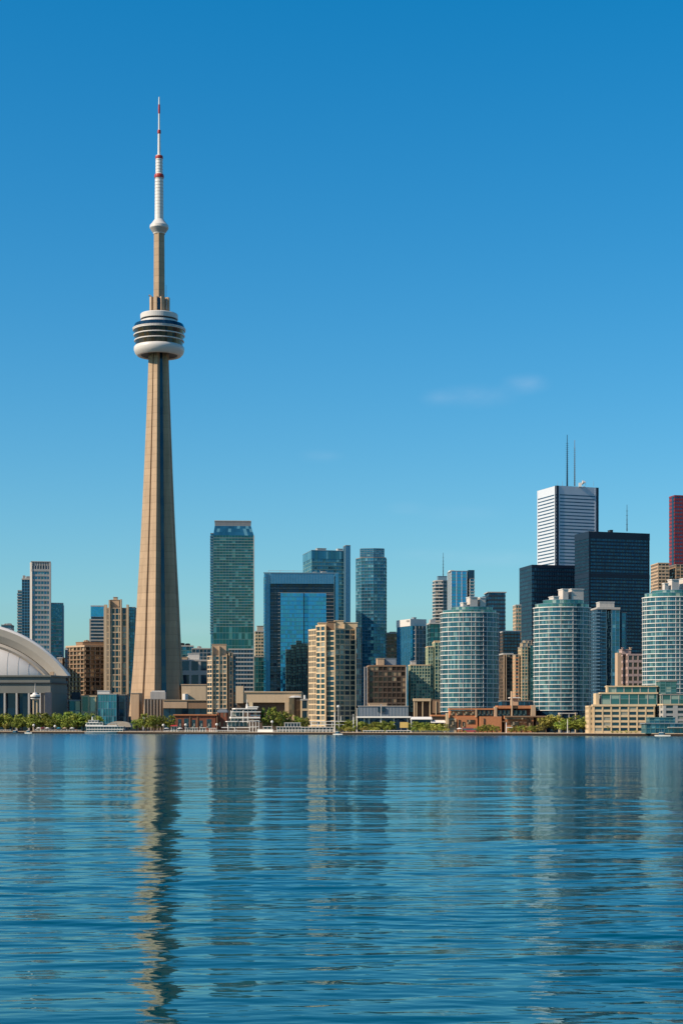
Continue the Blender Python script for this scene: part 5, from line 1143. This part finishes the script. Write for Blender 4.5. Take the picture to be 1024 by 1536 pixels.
for k, px in enumerate((508, 517, 526, 535, 543, 551, 558, 567, 576, 585)): plant(TA, k, px, (1081, 1080, 1078, 1080, 1081, 1082, 1083, 1081, 1080, 1082)[k], 30 + 8 * (k % 2), 'low green tree in the row beneath the long white colonnade', 'trees beneath the colonnade', 1.7)
for k, px in enumerate((512, 523, 531, 547, 555, 563, 581)): plant(BU, k, px, 1089 + k % 3, 14, 'round green bush in the front row beneath the long white colonnade', 'bushes beneath the colonnade', 1.3)
for k, px in enumerate((622, 633, 642, 652, 661, 669)): plant(BU, k, px, 1090 + k % 3, 13, 'round green bush in the front row beneath the white canopies', 'bushes beneath the canopies', 1.3)
for k, px in enumerate((619, 628, 637, 646, 656, 665)): plant(TA + TB, k, px, (1082, 1083, 1082, 1083, 1085, 1086)[k], 26 + 7 * (k % 2), 'low green tree in the row beneath the white canopies', 'trees beneath the white canopies', 1.7)
for k, px in enumerate((690, 697)): plant(BU, k, px, 1096, 10, 'small bush before the dark red bus', 'bushes before the bus')
for k, px in enumerate((717, 724, 731, 738, 745)): plant(BU, k, px, (1089, 1086.5, 1086, 1087, 1089)[k], 14 + 4 * (k % 2), 'bright green bush in the clump left of the white signal post', 'bushes by the brick complex', 1.1)
for k, px in enumerate((766, 774, 782, 790, 798, 806)): plant(BU, k, px, (1090, 1088, 1087, 1089, 1088, 1087)[k], 12 + 4 * (k % 2), 'low green bush in the row right of the white signal post', 'bushes right of the signal post', 1.1)
plant(TB, 0, 819, 1071, 30, 'olive tree beside the brick complex, left of its pair', 'olive trees', 1.3)
plant(TB, 1, 832, 1071, 34, 'olive tree beside the brick complex, right of its pair', 'olive trees', 1.3)
for k, (px, yt, off) in enumerate(((845, 1079, 18), (855, 1081, 20), (866, 1071, 40), (875, 1074, 30), (886, 1078, 22), (897, 1082, 20), (907, 1087, 14))):
    plant(TA, k, px, yt, off, 'green tree in the clump between the glass lobby and the cream building', 'trees before the cream building', 1.8)
for k, px in enumerate((918, 925, 932, 939, 946, 953)): plant(BU, k, px, 1096.5 - (k % 2), 8, 'low hedge bush at the foot of the cream building', 'hedge bushes', 1.3)

# ------------------------------------------------------------ street furniture, people
def lamp(px, ytop, off, label, ball=True, name='street_lamp', cat='lamp', group=None, r=.11):
    D = S(px) + off; q = empty(name, (X(px, D), D, GZ), label, cat, group); z = Z(ytop, D); x, y = at(px, D)
    mb = MB(); mb.tube((x, y, GZ), (x, y, z), r, r * .7, 6); mb.build('pole', M['ltgrey' if ball else 'white'], q)
    if ball: mb = MB(); mb.lathe((x, y), [(.1, z - .1), (.75, z + .3), (.95, z + .9), (.7, z + 1.5), (0, z + 1.8)], 12); mb.build('globe', M['white'], q, True)
    return q
lamp(507.3, 1062, 34, 'tall lamp post with a big white globe before the cream faceted condominium', r=.3)
lamp(511, 1074, 30, 'shorter grey post beside the tall globe lamp', False, 'post', 'post', r=.22)
lamp(408, 1085, 14, 'short lamp with white globe right of the boat-shaped restaurant')
q = lamp(502, 1069, 14, 'tall white mast at the foot of the cream condominium', False, 'flag_mast', 'mast', r=.35)
q = lamp(759, 1084, 8, 'white signal post with a cross arm before the brick complex', False, 'signal_post', 'post', r=.3)
mb = MB(); D = S(759) + 8; mb.box((X(763.5, D), D, Z(1091.5, D)), (3.6, .3, .45)); mb.build('arm', M['white'], q)
lamp(850.8, 1079, 12, 'slim white post before the glass lobby', False, 'post', 'post', r=.25)
for k, (px, yt) in enumerate(((245, 1090), (278.5, 1089.5), (130, 1090), (325, 1089), (50.5, 1090), (82.5, 1091.5))):
    lamp(px, yt, 6, 'slim white lamp post on the promenade rail', True, group='promenade lamp posts', r=.12)
# railing pieces along the promenade
def rail(px0, px1, label, off=1.6, mat='white'):
    D0, D1 = S(px0) + off, S(px1) + off; a = Vector(at(px0, D0)); b = Vector(at(px1, D1)); L_ = (b - a).length; d = (b - a) / L_
    q = empty('railing', ((a.x + b.x) / 2, (a.y + b.y) / 2, GZ), label, 'railing'); nv = (d.y, -d.x)
    mb = MB(); mb.edge_box(a, tuple(d), nv, 0, L_, GZ + .98, GZ + 1.08, -.05, .05); mb.build('handrail', M[mat], q)
    mb = MB(); mb.edge_box(a, tuple(d), nv, 0, L_, GZ + .5, GZ + .55, -.03, .03); mb.build('rail_bar', M[mat], q)
    n = int(L_ / 3)
    for k in range(n + 1): mb = MB(); mb.edge_box(a, tuple(d), nv, max(0, L_ * k / n - .05), L_ * k / n + .05, GZ, GZ + .97, -.04, .04); mb.build('rail_post', M[mat], q)
rail(0, 16, 'white quay railing at the left edge of the view'); rail(52, 122, 'white quay railing left of the white passenger ship'); rail(246, 325, 'white quay railing before the red brick shed')
rail(388, 452, 'white quay railing below the tree pair', 1.4); rail(455, 500, 'white quay railing left of the tall white mast', 1.4); rail(618, 680, 'dark quay railing below the white canopies', 1.4, 'grey'); rail(920, 958, 'pale quay railing before the cream building', 1.4, 'cream')
q = empty('low_white_wall', (X(399, S(399) + 3), S(399) + 3, GZ), 'low white wall on the quay right of the restaurant terrace', 'wall'); pbox(q, 'panel', boxpoly(386, 410, S(399) + 3, -30, depth=.6), GZ, GZ + 1.9, 'white'); pbox(q, 'coping', boxpoly(385.7, 410.3, S(399) + 2.8, -30, depth=1), GZ + 1.9, GZ + 2.05, 'ltgrey')
# parasols of the promenade cafe
PCOL = ['white', 'maroon', 'white', 'dark', 'white', 'canopy_blue', 'tan', 'white']
for k, (px, c, lb) in enumerate(((58, 'white', 'white parasol leftmost on the promenade before the stadium trees'), (64, 'maroon', 'dark red parasol beside the leftmost white parasol'), (71, 'white', 'white parasol right of the dark red parasol'), (79, 'dark', 'dark parasol in the middle of the promenade cafe'),
                      (88, 'canopy_blue', 'blue parasol on the promenade before the stadium'), (97, 'tan', 'tan parasol right of the blue parasol'), (108, 'white', 'white parasol near the bow of the white ship'), (250, 'white', 'white parasol right of the big trees below the tall tower'),
                      (270, 'white', 'white parasol right of the red-roofed stall'), (689, 'white', 'white parasol before the brick complex'))):
    D = S(px) + 9; x, y = at(px, D); q = empty('parasol', (x, y, GZ), lb, 'parasol', 'parasols on the promenade'); mb = MB()
    mb.tube((x, y, GZ), (x, y, GZ + 2.8), .05, n=6); mb.build('pole', M['ltgrey'], q)
    mb = MB(); mb.lathe((x, y), [(1.75, GZ + 2.15), (1.8, GZ + 2.3), (.9, GZ + 2.7), (.05, GZ + 2.95)], 8); mb.build('canopy', M[c], q)
# maroon bus
D = S(705) + 14; q = empty('parked_bus', (0, 0, 0), 'dark red bus parked before the brick complex', 'bus')
mb = MB(); mb.box((0, 0, 1.0), (9, 2.4, 1.1)); mb.box((0, 0, 2.75), (8.9, 2.35, .5)); mb.build('body', M['maroon'], q)
mb = MB(); mb.prism([(-4.4, -1.15), (4.4, -1.15), (4.4, 1.15), (-4.4, 1.15)], 1.5, 2.55, 1.2, 2); mb.build('window_band', G['ferry'], q)
for x in (-2.9, 2.9):
    for s in (-1, 1): mb = MB(); mb.tube((x, s * 1.0, .48), (x, s * 1.25, .48), .48, n=14); mb.build('wheel', M['dark'], q)
q.location = (X(705, D), D, GZ + .01); q.rotation_euler = (0, 0, R(-20))
# people on the promenade
def person_mesh():
    me = bpy.data.meshes.new('person'); V = [(0, 0, .95), (0, 0, 1.2), (0, 0, 1.42), (0, 0, 1.52), (0, -.01, 1.66), (0, 0, 1.76), (.1, 0, .9), (.12, -.04, .5), (.12, .02, .08), (.12, -.14, .04), (-.1, 0, .9), (-.12, .05, .5), (-.12, .12, .08), (-.12, -.02, .04),
        (.19, 0, 1.4), (.25, .02, 1.12), (.25, -.08, .86), (-.19, 0, 1.4), (-.25, .02, 1.12), (-.24, -.1, .87)]
    Ed = [(0, 1), (1, 2), (2, 3), (3, 4), (4, 5), (0, 6), (6, 7), (7, 8), (8, 9), (0, 10), (10, 11), (11, 12), (12, 13), (2, 14), (14, 15), (15, 16), (2, 17), (17, 18), (18, 19)]
    rad = [.15, .14, .16, .06, .1, .07, .1, .07, .05, .04, .1, .07, .05, .04, .07, .05, .035, .07, .05, .035]
    me.from_pydata(V, Ed, []); o = bpy.data.objects.new('person', me); col.objects.link(o)
    sk = o.modifiers.new('s', 'SKIN'); 
    if not me.skin_vertices: me.attributes.new('x', 'FLOAT', 'POINT')
    for i, r in enumerate(rad): me.skin_vertices[0].data[i].radius = (r, r * .8)
    me.skin_vertices[0].data[0].use_root = True
    o.modifiers.new('u', 'SUBSURF').levels = 1
    dg = bpy.context.evaluated_depsgraph_get(); m2 = bpy.data.meshes.new_from_object(o.evaluated_get(dg)); bpy.data.objects.remove(o); return m2
try:
    pm0 = person_mesh()
except Exception as e:
    print('person', e); pm0 = None
if pm0 and len(pm0.polygons) > 20:
    CL = [('white', 'white'), ('red', 'red'), ('dark', 'dark'), ('canopy_blue', 'blue'), ('tan', 'tan'), ('grey', 'grey')]
    where = [(54, 'left end of the promenade railing'), (62, ''), (67, ''), (75, ''), (84, ''), (92, ''), (100, ''), (113, ''), (252, ''), (268, ''), (283, ''), (310, ''), (395, ''), (420, ''), (460, ''), (485, '')]
    spots = {54: 'at the left end of the railing', 62: 'between the two leftmost parasols', 67: 'beside the dark red parasol', 75: 'left of the dark parasol', 84: 'left of the blue parasol', 92: 'right of the blue parasol', 100: 'right of the tan parasol', 113: 'near the bow of the white ship',
             252: 'right of the big trees', 268: 'right of the red-roofed stall', 283: 'before the small blue glass kiosk', 310: 'right of the dark glazed stall', 395: 'before the low white wall', 420: 'before the long glass kiosk', 460: 'before the long glass shelter', 485: 'under the white pergola'}
    for k, (px, _) in enumerate(where):
        mname, cn = CL[k % 6]; me = pm0.copy(); me.materials.clear(); me.materials.append(M[mname]); me.materials.append(M['skin']); me.materials.append(M['dark'])
        for f in me.polygons: f.material_index = 1 if f.center.z > 1.5 else (2 if f.center.z < .93 and abs(f.center.x) < .2 else 0)
        D = S(px) + 4 + (k % 3) * 1.7; o = bpy.data.objects.new('person', me); col.objects.link(o); o.location = (X(px, D), D, GZ + .02); o.rotation_euler = (0, 0, k * 1.3)
        tag(o, 'person in a %s top and dark trousers standing %s' % (cn, spots[px]), 'person', 'people on the promenade')
